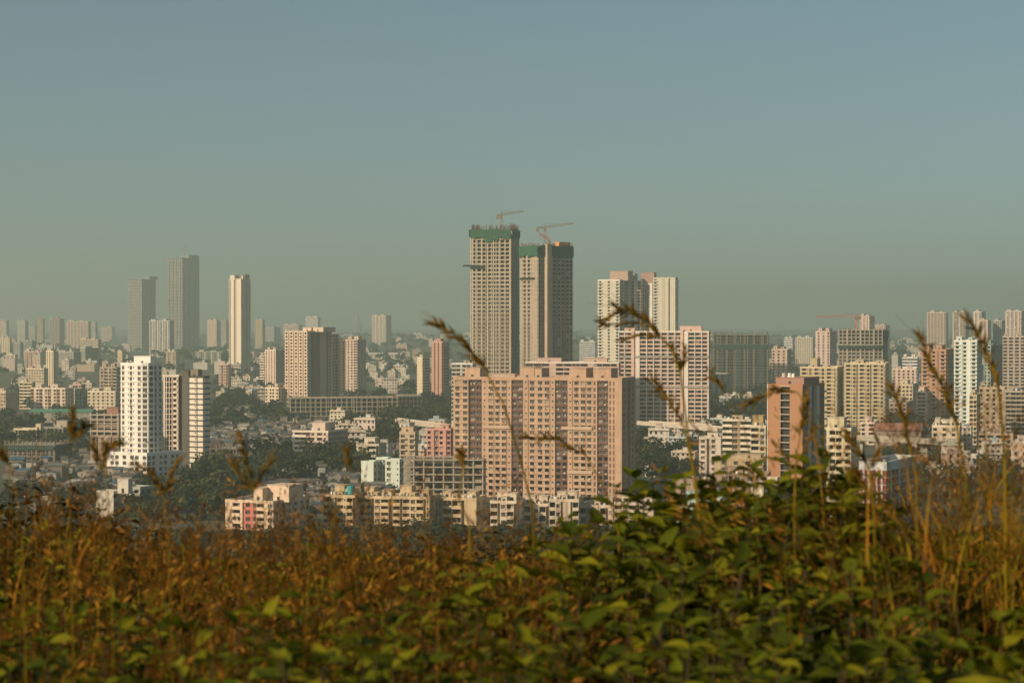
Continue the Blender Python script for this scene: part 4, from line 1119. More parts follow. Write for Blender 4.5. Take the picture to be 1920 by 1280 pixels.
def scatter(region, count, meshes, name, label, cat, group, rad, smin=.85, smax=1.2):
    x0, x1, y0, y1 = region; made = 0; tries = 0
    pts = []
    while made < count and tries < count * 12:
        tries += 1
        xp, yp = rnd.uniform(x0, x1), rnd.uniform(y0, y1)
        x, y = on_ground(xp, yp)
        if not clear(x, y, rad * .6): continue
        if any((x - a) ** 2 + (y - c) ** 2 < (rad) ** 2 for a, c in pts): continue
        pts.append((x, y)); made += 1
        s_ = rnd.uniform(smin, smax)
        root = tag(empty(name, (x, y, ground_z(x, y)), R(rnd.uniform(-28, 6) + rnd.choice([0, 0, 0, -90]))), label, cat, group)
        root.scale = (s_, s_, s_ * rnd.uniform(.85, 1.15))
        for nm, me in rnd.choice(meshes):
            o = link(nm, me, root)
            if nm in ('opening_pane', 'roof_clutter'): o['kind'] = 'stuff'
    return pts
HOUSES = []
for reg, n, lab, grp in (
    ((400, 545, 690, 756), 34, 'small pale flat roofed house in the low town around the slender tower', 'houses round the slender tower'),
    ((640, 850, 694, 742), 46, 'small pale flat roofed house in the low town behind the long unfinished frame', 'houses behind the long frame'),
    ((0, 230, 690, 735), 26, 'small pale flat roofed house between the flats at the far left', 'houses at the far left'),
    ((1660, 1920, 690, 800), 36, 'small pale flat roofed house in the low town at the right', 'houses at the right'),
    ((1195, 1440, 800, 900), 34, 'small worn house under the trees right of the peach slab', 'houses right of the peach slab'),
    ((600, 850, 800, 880), 28, 'small worn house among the trees left of the peach slab', 'houses left of the peach slab'),
    ((1340, 1500, 730, 790), 14, 'small house in the trees below the netted unfinished block', 'houses below the netted block'),
    ((1660, 1930, 822, 905), 20, 'small worn house in the hollow behind the right hand grass', 'houses behind the right hand grass'),
    ((230, 545, 705, 762), 24, 'small pale flat roofed house between the banded tower and the tan striped block', 'houses behind the banded tower'),
    ((390, 500, 640, 690), 12, 'tiny pale house on the far wooded rise at left', 'houses on the far rise'),
    ((700, 860, 640, 690), 12, 'tiny pale house on the far wooded slope by the white shed', 'houses on the far slope'),
    ((1680, 1740, 640, 690), 6, 'tiny pale house on the far slope at right', 'houses on the right slope')):
    HOUSES += scatter(reg, n, HM, 'house', lab, 'house', grp, 11)
SH = []
for reg, n, lab, grp in (
    ((385, 640, 762, 850), 120, 'small shack with sheet or tarpaulin roof in the packed settlement left of centre', 'shacks left of centre'),
    ((0, 240, 780, 960), 70, 'small shack with sheet roof among the trees at the left', 'shacks at the left'),
    ((380, 700, 860, 960), 60, 'small shack with sheet roof in the hollow behind the front row of flats', 'shacks behind the front row'),
    ((640, 860, 790, 860), 30, 'small shack with sheet roof below the flyover', 'shacks below the flyover')):
    SH += scatter(reg, n, SM, 'shack', lab, 'shack', grp, 6)

def roof_mass():
    m = MB(); r_ = random.Random(77); k = 0
    for reg, n in (((380, 660, 764, 870), 420), ((0, 250, 790, 960), 260), ((380, 720, 870, 965), 240), ((640, 850, 800, 860), 120), ((1200, 1440, 805, 880), 120), ((1660, 1920, 720, 860), 160)):
        for i in range(n):
            x, y = on_ground(r_.uniform(reg[0], reg[1]), r_.uniform(reg[2], reg[3]))
            if not clear(x, y, 2.5) or any((x - a) ** 2 + (y - c) ** 2 < 30 for a, c in SH + HOUSES): continue
            w_, l_, h, t = r_.uniform(3, 7), r_.uniform(3, 6), r_.uniform(2.4, 4.6), r_.uniform(.3, 1.2)
            g = ground_z(x, y); a = R(r_.uniform(-30, 10)); ca, sa = math.cos(a), math.sin(a)
            def q(px_, py_, pz): return (x + px_ * ca - py_ * sa, y + px_ * sa + py_ * ca, g + pz)
            m.quad(q(-.4, -.4, h), q(w_ + .4, -.4, h), q(w_ + .4, l_ + .4, h + t), q(-.4, l_ + .4, h + t), 1)
            n0 = len(m.v); m.v += [q(0, 0, -.3), q(w_, 0, -.3), q(w_, l_, -.3), q(0, l_, -.3), q(0, 0, h), q(w_, 0, h), q(w_, l_, h + t), q(0, l_, h + t)]
            for f in ((0, 1, 5, 4), (1, 2, 6, 5), (2, 3, 7, 6), (3, 0, 4, 7)): m.f.append(tuple(n0 + j for j in f)); m.m.append(0)
    o = m.build('shanty_mass', [SHACK_W, ROOFS]); tag(o, 'crowd of tiny patched sheet roofs filling the gaps between shacks and trees', 'shacks', None, 'stuff')
roof_mass()
#SECTION trees
def crown_mesh(seed, mat, n=520, s=1.0, sx=1.0, sz=.8, nl=8, name='crown'):
    r_ = random.Random(seed); v, f = [], []
    lobes = []
    for i in range(nl):
        a = r_.uniform(0, 6.28); q = r_.uniform(.1, .62)
        lobes.append((Vector((q * math.cos(a) * sx, q * math.sin(a) * sx, r_.uniform(-.3, .42) * sz)), r_.uniform(.28, .5)))
    for i in range(n):
        c, rr = r_.choice(lobes)
        d = Vector((r_.gauss(0, 1), r_.gauss(0, 1), r_.gauss(.15, 1))).normalized()
        p = c + d * rr * r_.uniform(.7, 1.08)
        nn = (d + Vector((r_.gauss(0, .5), r_.gauss(0, .5), r_.gauss(.2, .5)))).normalized()
        e = nn.orthogonal().normalized(); g = nn.cross(e); t = r_.uniform(0, 6.28)
        e, g = e * math.cos(t) + g * math.sin(t), g * math.cos(t) - e * math.sin(t)
        q = r_.uniform(.05, .11) * s
        k = len(v)
        v += [tuple(p + e * q), tuple(p + g * q * .8 + nn * q * .25), tuple(p - e * q * .9), tuple(p - g * q * .7 - nn * q * .2)]
        f.append((k, k + 1, k + 2, k + 3))
    me = bpy.data.meshes.new(name); me.from_pydata(v, [], f); me.materials.append(mat)
    return me
def trunk_mesh(seed):
    r_ = random.Random(seed); m = MB()
    m.bar((0, 0, -.1), (.02, .01, .32), .045, 0, .03, 6)
    for i in range(5):
        a = i * 1.3 + r_.random(); m.bar((.02, .01, r_.uniform(.2, .34)), (.3 * math.cos(a), .3 * math.sin(a), r_.uniform(.5, .8)), .024, 0, .008, 5)
    return m.mesh('trunk', [BARK])
CROWNS = [crown_mesh(i, (TREE_A, TREE_B, TREE_C)[i % 3], 620) for i in range(6)]
TRUNKS = [trunk_mesh(i) for i in range(3)]
def palm_parts(seed):
    r_ = random.Random(seed); m = MB(); t = MB()
    t.bar((0, 0, -.1), (.03, 0, .4), .02, 0, .016, 6); t.bar((.03, 0, .4), (.02, .02, .82), .016, 0, .013, 6)
    for i in range(17):
        a = i * 2.4; el = r_.uniform(-.2, .9); p = Vector((.02, .02, .82)); d = Vector((math.cos(a) * math.cos(el), math.sin(a) * math.cos(el), math.sin(el)))
        sd = Vector((-math.sin(a), math.cos(a), 0))
        for k in range(5):
            q = p + d * .075; w0, w1 = .045 * (1 - abs(k - 1.5) / 5), .045 * (1 - abs(k - .5) / 5) * (k < 4)
            for s_ in (-1, 1):
                m.quad(p, p + sd * s_ * w0 - Vector((0, 0, .03)), q + sd * s_ * w1 - Vector((0, 0, .03)), q)
            p = q; d = (d + Vector((0, 0, -.28))).normalized()
    return m.mesh('fronds', [PALM]), t.mesh('trunk', [BARK])
PALMS = [palm_parts(k) for k in range(2)]
NT = [0]
def tree(x, y, h, label, group, palm=False, z=None):
    root = tag(empty('palm_tree' if palm else 'tree', (x, y, ground_z(x, y) if z is None else z), rnd.uniform(0, 6.28)), label, 'tree', group)
    if palm:
        a, t = rnd.choice(PALMS); link('crown', a, root); link('trunk', t, root); root.scale = (h, h, h)
    else:
        c = link('crown', rnd.choice(CROWNS), root, (0, 0, .58)); c.rotation_euler = (0, 0, rnd.uniform(0, 6)); link('trunk', rnd.choice(TRUNKS), root)
        root.scale = (h * rnd.uniform(.9, 1.3), h * rnd.uniform(.9, 1.3), h)
    NT[0] += 1
    return root
TREGIONS = [
    ((0, 340, 930, 985), 20, 'dark broad tree in the wood below the white high rise', 'trees below the white high rise', 6, 9.5),
    ((330, 470, 895, 985), 22, 'dark tree in the grove behind the cream flats with red balconies', 'grove behind the red balconied flats', 9, 13),
    ((470, 680, 862, 915), 18, 'dark rounded tree round the pink and white flats', 'trees round the pink and white flats', 9, 14),
    ((560, 920, 1018, 1060), 26, 'dark tree in front of the weathered yellow flats', 'trees before the yellow flats', 5, 8),
    ((900, 1260, 1022, 1070), 18, 'dark tree below the stained cream flats', 'trees before the cream flats', 5, 8),
    ((1195, 1340, 800, 905), 34, 'dark tree in the hollow right of the peach slab', 'trees right of the peach slab', 8, 13),
    ((1330, 1445, 735, 790), 26, 'dark tree in the wood below the netted unfinished block', 'trees below the netted block', 9, 13),
    ((395, 545, 745, 790), 20, 'dark tree edging the packed settlement', 'trees edging the settlement', 8, 12),
    ((790, 850, 740, 800), 16, 'dark tree against the left end of the peach slab', 'trees left of the peach slab', 9, 12),
    ((1670, 1800, 735, 830), 28, 'dark tree in the wood between the yellow slab and the mint tower', 'trees below the mint tower', 9, 13),
    ((640, 760, 800, 860), 18, 'dark tree below the left flyover', 'trees below the left flyover', 10, 14),
    ((1640, 1930, 832, 950), 34, 'dark tree in the hollow behind the right hand grass', 'trees behind the right hand grass', 7, 11),
    ((0, 170, 770, 860), 16, 'dark tree between the low construction sites at the left', 'trees among the left construction sites', 7, 11)]
TP = []
def near_row(x, y):
    return False
for reg, n, lab, grp, h0, h1 in TREGIONS:
    made = tries = 0
    while made < n and tries < n * 15:
        tries += 1
        xp, yp = rnd.uniform(reg[0], reg[1]), rnd.uniform(reg[2], reg[3])
        x, y = on_ground(xp, yp)
        if not clear(x, y, 4): continue
        if any((x - a) ** 2 + (y - c) ** 2 < 36 for a, c in TP): continue
        # do not rise in front of a building's upper floors
        TP.append((x, y)); made += 1
        pal = rnd.random() < .12 and reg[3] > 790
        tree(x, y, rnd.uniform(h0, h1), lab.replace('dark', 'feathery').replace('broad ', '').replace('rounded ', '').replace(' tree', ' palm') if pal else lab, grp + (' palms' if pal else ''), pal)
# wooded skirts of the hill under the camera: one mass of treetops seen through gaps in the grass
def foot_wood():
    v, f = [], []; r_ = random.Random(3)
    src = [([tuple(q.co) for q in c.vertices], len(c.polygons)) for c in CROWNS]
    for i in range(190):
        y = r_.uniform(600, 778); x = r_.uniform(-.27, .27) * y
        if not clear(x, y, 3): continue
        h = max(5, min(12, (EYE - 395 / FPX * y) * r_.uniform(.65, 1.0))); a = r_.uniform(0, 6.28); ca, sa = math.cos(a) * h * 1.2, math.sin(a) * h * 1.2
        vs, n = r_.choice(src); z = ground_z(x, y); k = len(v)
        v.extend((x + p[0] * ca - p[1] * sa, y + p[0] * sa + p[1] * ca, z + (p[2] + .5) * h) for p in vs)
        f.extend((k + 4 * j, k + 4 * j + 1, k + 4 * j + 2, k + 4 * j + 3) for j in range(n))
    me = bpy.data.meshes.new('foot_wood'); me.from_pydata(v, [], f); me.materials.append(TREE_B)
    tag(link('foot_wood', me), 'dark treetops of the wood at the foot of the hill behind the grass', 'trees', None, 'stuff')
foot_wood()
# farther woods nobody could count, as coarse leaf clumps
def far_wood():
    v, f = [], []
    r_ = random.Random(5)
    def clump(x, y, z, h):
        for i in range(46):
            d = Vector((r_.gauss(0, 1), r_.gauss(0, 1), abs(r_.gauss(0, .8)))).normalized()
            p = Vector((x, y, z + h * .35)) + Vector((d.x * h * .6, d.y * h * .6, d.z * h * .65)) * r_.uniform(.65, 1.05)
            n = (d + Vector((r_.gauss(0, .5), r_.gauss(0, .5), r_.gauss(0, .5)))).normalized(); e = n.orthogonal().normalized(); g = n.cross(e); q = h * r_.uniform(.1, .2)
            k = len(v); v.extend([tuple(p + e * q), tuple(p + g * q), tuple(p - e * q), tuple(p - g * q)]); f.append((k, k + 1, k + 2, k + 3))
    for i in range(1900):
        y = 1500 * (1 + 4.2 * r_.random() ** 1.6); x = r_.uniform(-.3, .3) * y
        if not clear(x, y, 3): continue
        if any((x - a) ** 2 + (y - c) ** 2 < 60 for a, c in HOUSES): continue
        clump(x, y, ground_z(x, y), r_.uniform(8, 14) * (1.25 if y > 2600 else 1))
    me = bpy.data.meshes.new('far_wood'); me.from_pydata(v, [], f); me.materials.append(TREE_A)
    tag(link('far_wood', me), 'dark hazy treetops spread between and beyond the far buildings', 'trees', None, 'stuff')
far_wood()
def scrub():
    v, f = [], []; r_ = random.Random(15)
    for i in range(1500):
        xp, yp = r_.uniform(-20, 1940), r_.uniform(760, 985)
        x, y = on_ground(xp, yp)
        if not clear(x, y, 1.5) or any((x - a) ** 2 + (y - c) ** 2 < 26 for a, c in HOUSES): continue
        h = r_.uniform(2.2, 5.2); z = ground_z(x, y)
        for k in range(70):
            d = Vector((r_.gauss(0, 1), r_.gauss(0, 1), abs(r_.gauss(0, .9)))).normalized()
            p = Vector((x, y, z + h * .2)) + Vector((d.x * h * .55, d.y * h * .55, d.z * h * .75)) * r_.uniform(.6, 1.05)
            n = (d + Vector((r_.gauss(0, .5), r_.gauss(0, .5), r_.gauss(0, .5)))).normalized(); e = n.orthogonal().normalized(); g = n.cross(e); q = r_.uniform(.35, .75)
            j = len(v); v.extend([tuple(p + e * q), tuple(p + g * q * .8), tuple(p - e * q), tuple(p - g * q * .7)]); f.append((j, j + 1, j + 2, j + 3))
    me = bpy.data.meshes.new('scrub'); me.from_pydata(v, [], f); me.materials.append(TREE_B)
    tag(link('scrub', me), 'low dark bushes spread between the shacks and the flats', 'bushes', None, 'stuff')
scrub()
# far low town beyond counting
def far_town():
    m = MB(); r_ = random.Random(11)
    cl = [(r_.uniform(-.28, .28), r_.uniform(2700, 8000)) for _ in range(38)]
    for i in range(280):
        cx, cy = r_.choice(cl); y = cy + r_.gauss(0, 170); x = cx * cy + r_.gauss(0, 95)
        if not clear(x, y, 8): continue
        w_, l_ = r_.uniform(10, 26), r_.uniform(10, 16); h = r_.choice([6, 8, 10, 13, 18]) ; z = ground_z(x, y)
        m.box(x, x + w_, y, y + l_, z - 2, z + h); a = r_.uniform(0, w_ - 5); m.box(x + a, x + a + 4, y + 3, y + 8, z + h + .01, z + h + 3)
    o = m.build('far_town', WALLS); tag(o, 'tiny hazy pale buildings of the far town under the skyline', 'buildings', None, 'stuff')
far_town()

#SECTION foreground
RIDGE = [(-100, 925), (60, 940), (150, 965), (300, 1005), (450, 1020), (600, 995), (720, 1015), (850, 1000), (950, 1025), (1050, 1035), (1150, 1022), (1205, 1008), (1240, 950), (1270, 992), (1330, 985), (1400, 970), (1450, 930), (1500, 902), (1550, 935), (1640, 985), (1720, 1000), (2050, 950)]
def ridge(xp):
    for (a, ya), (c, yc) in zip(RIDGE, RIDGE[1:]):
        if xp <= c: return ya + (yc - ya) * max(0, (xp - a)) / (c - a)
    return RIDGE[-1][1]
LEAF = foliage('shrub_leaf', (.035, .05, .003), (.09, .105, .005), (.18, .165, .007), .3, .6)
LEAF_D = foliage('dark_leaf_gap_shade', (.007, .009, .002), (.016, .017, .003), (.04, .028, .005), .15)  # shade of the gaps between plants put into leaf colour; dark bushes share it
STEM = plain('brown_green_stem', (.045, .028, .006), .95)
BRACT = plain('dark_seed_head', (.05, .022, .012), .9)
GRASS = foliage('dry_grass_blades', (.17, .06, .008), (.32, .14, .014), (.26, .17, .015), .3, .8)
GRASS_G = foliage('green_gold_grass', (.12, .085, .008), (.20, .14, .010), (.28, .18, .014), .3, .8)
SEED = foliage('seed_heads', (.16, .06, .012), (.30, .13, .018), (.40, .20, .03), .3, .8)
def leaf_mesh(seed, mat=None):
    r_ = random.Random(seed); v, f = [], []; n = 7
    bend, fold = r_.uniform(.1, .5), r_.uniform(.15, .4)
    for i in range(n + 1):
        t = i / n; w_ = .30 * math.sin(math.pi * min(1, t ** .75)) * (1 - .35 * t) + (.008 if i < n else 0)
        y = t; z = -bend * t * t + .12 * t
        wav = .02 * math.sin(t * 9 + seed)
        v += [(-w_, y, z + fold * w_ + wav), (-w_ * .5, y, z + fold * w_ * .35), (0, y, z), (w_ * .5, y, z + fold * w_ * .35), (w_, y, z + fold * w_ - wav)]
    for i in range(n):
        for j in range(4): f.append((i * 5 + j, i * 5 + j + 1, i * 5 + j + 6, i * 5 + j + 5))
    me = bpy.data.meshes.new('leaf'); me.from_pydata(v, [], f); me.materials.append(mat or LEAF)
    for p in me.polygons: p.use_smooth = True
    return me
LEAVES = [leaf_mesh(k) for k in range(6)]
def shrub(x, y, top, label, stems=13, spread=.34, leaf=.108, meshes=None):
    g = ground_z(x, y); root = tag(empty('leafy_shrub', (x, y, g)), label, 'shrub', 'leafy shrubs in the foreground')
    H = top - g; sm = MB(); heads = []
    for i in range(stems):
        a = rnd.uniform(0, 6.28); q = spread * math.sqrt(rnd.random())
        tip = Vector((q * math.cos(a), q * math.sin(a), H + .03 - .11 * rnd.random() - q * q * .45))
        b0 = Vector((tip.x * .25, tip.y * .25, 0)); mid = b0.lerp(tip, .55) + Vector((rnd.uniform(-.04, .04), rnd.uniform(-.04, .04), .03))
        sm.bar(b0, mid, .0035, 0, .003, 5); sm.bar(mid, tip, .003, 0, .0016, 5)
        ph = rnd.uniform(0, 6.28)
        npair = rnd.randint(7, 9)
        for k in range(npair):
            t = 1 - k / npair * .85
            p = mid.lerp(tip, t); az = ph + k * 1.57
            for s_ in (0, math.pi):
                el = rnd.uniform(-.15, .65) * (1.2 if k == 0 else .8); sz = leaf * rnd.uniform(.7, 1.2) * (.8 if k == 0 else 1)
                o = link('leaf', rnd.choice(meshes or LEAVES), root, p)
                o.rotation_euler = (el, rnd.uniform(-.4, .4), az + s_ + rnd.uniform(-.3, .3)); o.scale = (sz, sz, sz)
        if rnd.random() < .0: heads.append(tip)
    sm.build('stem', STEM, root)
    for tp in heads:
        m = MB(); m.bar(tp, tp + Vector((0, 0, .025)), .006, 0, .012, 6); m.bar(tp + Vector((0, 0, .025)), tp + Vector((.004, 0, .05)), .012, 0, .004, 6)
        m.build('seed_head', BRACT, root)
SHR = [
 (180, 1165, 4.2, 'leafy shrub half hidden in the brown grass at lower left'), (330, 1180, 4.0, 'leafy shrub half hidden in the brown grass below the white high rise'),
 (480, 1170, 4.1, 'leafy shrub half hidden in the brown grass below the red balconied flats'), (640, 1160, 4.1, 'leafy shrub half hidden in the brown grass below the yellow flats'),
 (780, 1140, 4.3, 'leafy shrub half hidden in the brown grass below the concrete skeleton'), (920, 1110, 4.5, 'leafy shrub half hidden in the brown grass at the left foot of the hedge'),
 (40, 1185, 3.9, 'leafy shrub low at the left edge under the brown grass'),
 (1285, 985, 6.2, 'leafy shrub on the ridge at the right end of the cream front row'), (1320, 950, 6.0, 'leafy shrub on the ridge before the right half of the mint block'),
 (1430, 925, 6.1, 'leafy shrub on the ridge before the small bright cream house'), (1540, 915, 6.1, 'leafy shrub on the ridge before the shaded side of the orange tower'),
 (1640, 985, 5.8, 'leafy shrub on the ridge before the foot of the red panelled block'), (1100, 1000, 6.0, 'leafy shrub on the ridge where the green hedge meets the brown grass'),
 # column, row of the top, distance, note
 (1255, 905, 5.9, 'tallest leafy shrub shoot rising left of the orange tower'), (1490, 885, 5.6, 'leafy shrub crown reaching up to the foot of the orange tower'),
 (1375, 945, 5.6, 'leafy shrub between the mint block and the orange tower'), (1590, 940, 5.5, 'leafy shrub just left of the red panelled block'),
 (1170, 1035, 5.2, 'leafy shrub below the right end of the cream front row'), (1300, 985, 5.0, 'leafy shrub below the mint block'),
 (1440, 980, 4.9, 'broad leafy shrub in the thick of the hedge below the orange tower'), (1590, 1020, 4.8, 'leafy shrub low in front of the red panelled block'),
 (1100, 1040, 4.9, 'leafy shrub at the left shoulder of the green hedge'), (1230, 1070, 4.4, 'leafy shrub in the left half of the green hedge'),
 (1390, 1075, 4.2, 'large leaved shrub in the middle of the green hedge'), (1550, 1090, 4.1, 'large leaved shrub in the right half of the green hedge'),
 (1000, 1110, 4.3, 'leafy shrub mixed with brown grass below the cream front row'), (1130, 1150, 3.8, 'leafy shrub near the bottom edge left of the hedge middle'),
 (1300, 1165, 3.6, 'large leaved shrub near the bottom edge in the hedge middle'), (1480, 1175, 3.5, 'large leaved shrub near the bottom edge right of the hedge middle'),
 (1650, 1170, 3.7, 'leafy shrub near the bottom edge beside the red stalks'), (860, 1150, 4.0, 'leafy shrub under the brown grass left of the hedge'),
 (700, 1190, 3.8, 'leafy shrub low under the brown grass at bottom left of centre'), (540, 1195, 3.7, 'leafy shrub low under the brown grass left of the big leaf'),
 (380, 1200, 3.6, 'leafy shrub at the bottom edge under the left grass'), (120, 1190, 3.7, 'leafy shrub at the bottom left corner'),
 (1000, 1220, 3.3, 'large leaved shrub at the bottom edge left of the hedge'), (1780, 1210, 3.6, 'leafy shrub at the bottom right under the grass'),
 (250, 1225, 3.4, 'leafy shrub second from the bottom left corner'), (820, 1235, 3.2, 'large leaved shrub at the bottom edge below the concrete skeleton'),
 (1200, 1245, 3.1, 'large leaved shrub cut by the bottom edge below the hedge'), (1400, 1255, 3.0, 'large leaved shrub cut by the bottom edge below the orange tower'),
 (1600, 1250, 3.1, 'large leaved shrub cut by the bottom edge below the red block'), (1880, 1240, 3.3, 'leafy shrub at the bottom right corner'), (620, 1250, 3.1, 'large leaved shrub cut by the bottom edge left of centre')]
DARK = [leaf_mesh(k, LEAF_D) for k in range(4)]
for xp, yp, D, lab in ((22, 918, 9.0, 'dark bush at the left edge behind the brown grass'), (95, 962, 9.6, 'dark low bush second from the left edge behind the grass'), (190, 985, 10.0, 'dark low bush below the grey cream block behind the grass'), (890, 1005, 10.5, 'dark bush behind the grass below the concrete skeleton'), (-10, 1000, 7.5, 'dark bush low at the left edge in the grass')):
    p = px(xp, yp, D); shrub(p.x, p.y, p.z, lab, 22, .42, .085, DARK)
for xp, yp, D, lab in SHR:
    p = px(xp, min(yp, ridge(xp) + (0 if D > 5.4 else 400)) - 12, D); shrub(p.x, p.y, p.z, lab, 15 if D > 4.5 else 12, (.22 if D > 5.4 else .33) if D > 4.5 else .27, .10 if D > 4.5 else .07)
def undergrowth():
    v, f, mi = [], [], []; r_ = random.Random(21)
    for i in range(30000):
        y = 2.4 + 5.4 * r_.random() ** .8; x = r_.uniform(-.32, .32) * y
        g = ground_z(x, y); left = 1 - smooth(-.02, .10, x / y)
        xp = 960 + FPX * x / y
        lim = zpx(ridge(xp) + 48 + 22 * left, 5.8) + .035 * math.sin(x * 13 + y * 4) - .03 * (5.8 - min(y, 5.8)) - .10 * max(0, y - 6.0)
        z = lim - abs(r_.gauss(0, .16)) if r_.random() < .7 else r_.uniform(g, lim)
        q = r_.uniform(.016, .048) * (1 - .3 * left)
        n = Vector((r_.gauss(-.2, .7), r_.gauss(-.3, .7), .8)).normalized(); e = n.orthogonal().normalized(); h = n.cross(e); t = r_.uniform(0, 6.28)
        e, h = e * math.cos(t) + h * math.sin(t), h * math.cos(t) - e * math.sin(t)
        p = Vector((x, y, max(z, g))); k = len(v); u = r_.uniform(.25, .6)
        v += [tuple(p - e * q), tuple(p + h * q * u + n * q * .2), tuple(p + e * q), tuple(p - h * q * u + n * q * .2)]; f.append((k, k + 1, k + 2, k + 3))
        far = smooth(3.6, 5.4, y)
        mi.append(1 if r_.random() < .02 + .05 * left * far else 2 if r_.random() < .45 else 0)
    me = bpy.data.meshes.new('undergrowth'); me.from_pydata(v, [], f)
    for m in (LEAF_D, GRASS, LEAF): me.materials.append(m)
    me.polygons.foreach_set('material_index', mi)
    tag(link('undergrowth', me), 'tangle of small leaves, coloured dark for the shade under the shrubs and grass', 'undergrowth', None, 'stuff')
undergrowth()
def blade(mb, p, h, lean, az, w0, m, seg=4):
    d = Vector((math.cos(az), math.sin(az), 0)); sd = Vector((-math.sin(az), math.cos(az), 0)); ps = []
    for i in range(seg + 1):
        t = i / seg; ps.append(p + Vector((0, 0, h * t * (1 - .15 * lean * t))) + d * (lean * h * t * t))
    for i in range(seg):
        a, b_ = ps[i], ps[i + 1]; wa, wb = w0 * (1 - i / seg * .8), w0 * (1 - (i + 1) / seg * .8)
        mb.quad(a - sd * wa, a + sd * wa, b_ + sd * wb, b_ - sd * wb, m)
    return ps
def seed_head(mb, ps, L, r_, m, k=14, s=.014):
    tip, prev = ps[-1], ps[-2]; d = (tip - prev).normalized()
    for i in range(k):
        t = i / k; p = tip - d * L * t; o = Vector((r_.gauss(0, 1), r_.gauss(0, 1), r_.gauss(.3, .6))).normalized()
        q = (d * .8 + o * .6).normalized() * s * r_.uniform(1.0, 2.2); n = q.orthogonal().normalized() * s * .17
        p = p + o * r_.uniform(.002, .022)
        mb.quad(p, p + q * .5 + n, p + q, p + q * .5 - n, m)
def grass_mass():
    mb = MB(); r_ = random.Random(33)
    def stem(x, y, top, green=False):
        g = ground_z(x, y); h = top - g
        m = 2 if green else 0
        ps = blade(mb, Vector((x, y, g)), h, r_.uniform(.02, .42), r_.uniform(-1.2, 4.3), r_.uniform(.001, .0022), m, 5)
        seed_head(mb, ps, r_.uniform(.05, .15), r_, 1 if not green or r_.random() < .5 else 2, 12, r_.uniform(.010, .018))
        for i in range(r_.randint(1, 3)):
            q = ps[r_.randint(1, 3)]; blade(mb, q, r_.uniform(.12, .35), r_.uniform(.2, .9), r_.uniform(0, 6.28), r_.uniform(.0018, .004), m, 4)
        for i in range(2):
            q = ps[r_.randint(2, 4)]; blade(mb, q, r_.uniform(.1, .3), r_.uniform(.5, 1.6), r_.uniform(0, 6.28), r_.uniform(.0025, .005), 2 if r_.random() < .4 else m, 5)
        if r_.random() < .7:
            q = ps[3]; e = q + Vector((r_.uniform(-.08, .08), r_.uniform(-.08, .08), r_.uniform(.05, .15))); mb.quad(q, q + Vector((.002, 0, 0)), e + Vector((.002, 0, 0)), e, m); seed_head(mb, [q, e], .06, r_, 1, 9, .012)
    for i in range(1400):                       # left and middle: dry brown grass
        y = r_.uniform(4.1, 7.2) if i % 5 else r_.uniform(3.3, 4.1); xp = r_.uniform(-30, 1150) if r_.random() < .95 else r_.uniform(1150, 1700)
        yt = ridge(xp) + r_.gauss(6, 42) + (40 if xp > 1050 else 0) + max(0, (4.9 - y)) * 150
        if r_.random() < .13: yt -= r_.uniform(20, 125)
        stem((xp - 960) / FPX * y, y, zpx(yt, y))
    for i in range(520):                        # right: green gold grass
        y = r_.uniform(4.0, 6.2); xp = 1920 - abs(r_.gauss(0, 130)) + r_.uniform(-40, 60)
        yt = r_.gauss(835, 80) + max(0, 1900 - xp) * .75
        if r_.random() < .12: yt -= r_.uniform(30, 120)
        stem((xp - 960) / FPX * y, y, zpx(max(yt, 715), y), r_.random() < .45)
    o = mb.build('dry_grass', [GRASS, SEED, GRASS_G]); tag(o, 'brown and gold dry grass with seed heads filling the foreground', 'grass', None, 'stuff')
grass_mass()
def stalk(label, path, D, head, r0=.0035, spikes=26, mat=None, awns=3, lean=0.0, branches=()):
    pts = [px(x, y, D + lean * i) for i, (x, y) in enumerate(path)]
    b0 = Vector((pts[0].x + .03, pts[0].y + .05, ground_z(pts[0].x, pts[0].y))); pts = [b0] + pts
    r0 *= .85
    root = tag(empty('grass_stalk', b0), label, 'grass stalk', 'tall grass stalks in the foreground')
    m = MB(); n = len(pts)
    for i in range(n - 1): m.bar(pts[i] - b0, pts[i + 1] - b0, r0 * (1 - .6 * i / n), 0, r0 * (1 - .6 * (i + 1) / n), 5)
    m.build('stem', mat or GRASS_G, root)
    def spikelets(pl, k, s=(.036 if D > 4.55 else .02)):
        mb = MB(); seglen = [(pl[i + 1] - pl[i]).length for i in range(len(pl) - 1)]; tot = sum(seglen)
        for j in range(k):
            t = tot * (j + .3) / k; i = 0
            while i < len(seglen) - 1 and t > seglen[i]: t -= seglen[i]; i += 1
            d = (pl[i + 1] - pl[i]).normalized(); p = pl[i] + d * t
            o = (d * 1.0 + Vector((rnd.gauss(0, .4), rnd.gauss(0, .4), rnd.gauss(0, .4)))).normalized()
            mb.bar(p - b0, p - b0 + o * s * .5, .0012, 0, .0030, 5); mb.bar(p - b0 + o * s * .5, p - b0 + o * s, .0030, 0, .0005, 5)
        mb.build('seed_head', SEED_H, root)
    spikelets(pts[-head:], spikes)
    for bx in branches:
        bp = [px(x, y, D + .02) for x, y in bx]; m = MB()
        for i in range(len(bp) - 1): m.bar(bp[i] - b0, bp[i + 1] - b0, .0016, 0, .0012, 4)
        m.build('branch', mat or GRASS_G, root); spikelets(bp, max(8, int(spikes * .5)), .026)
    tip = pts[-1]; d = (pts[-1] - pts[-2]).normalized()
    for i in range(awns):
        m = MB(); q = tip - d * rnd.uniform(0, .08); e = q + (d + Vector((rnd.uniform(-.5, .5), 0, rnd.uniform(-.2, .8)))).normalized() * rnd.uniform(.05, .09)
        m.bar(q - b0, e - b0, .0009, 0, .0004, 4); m.build('awn', GRASS_G, root)
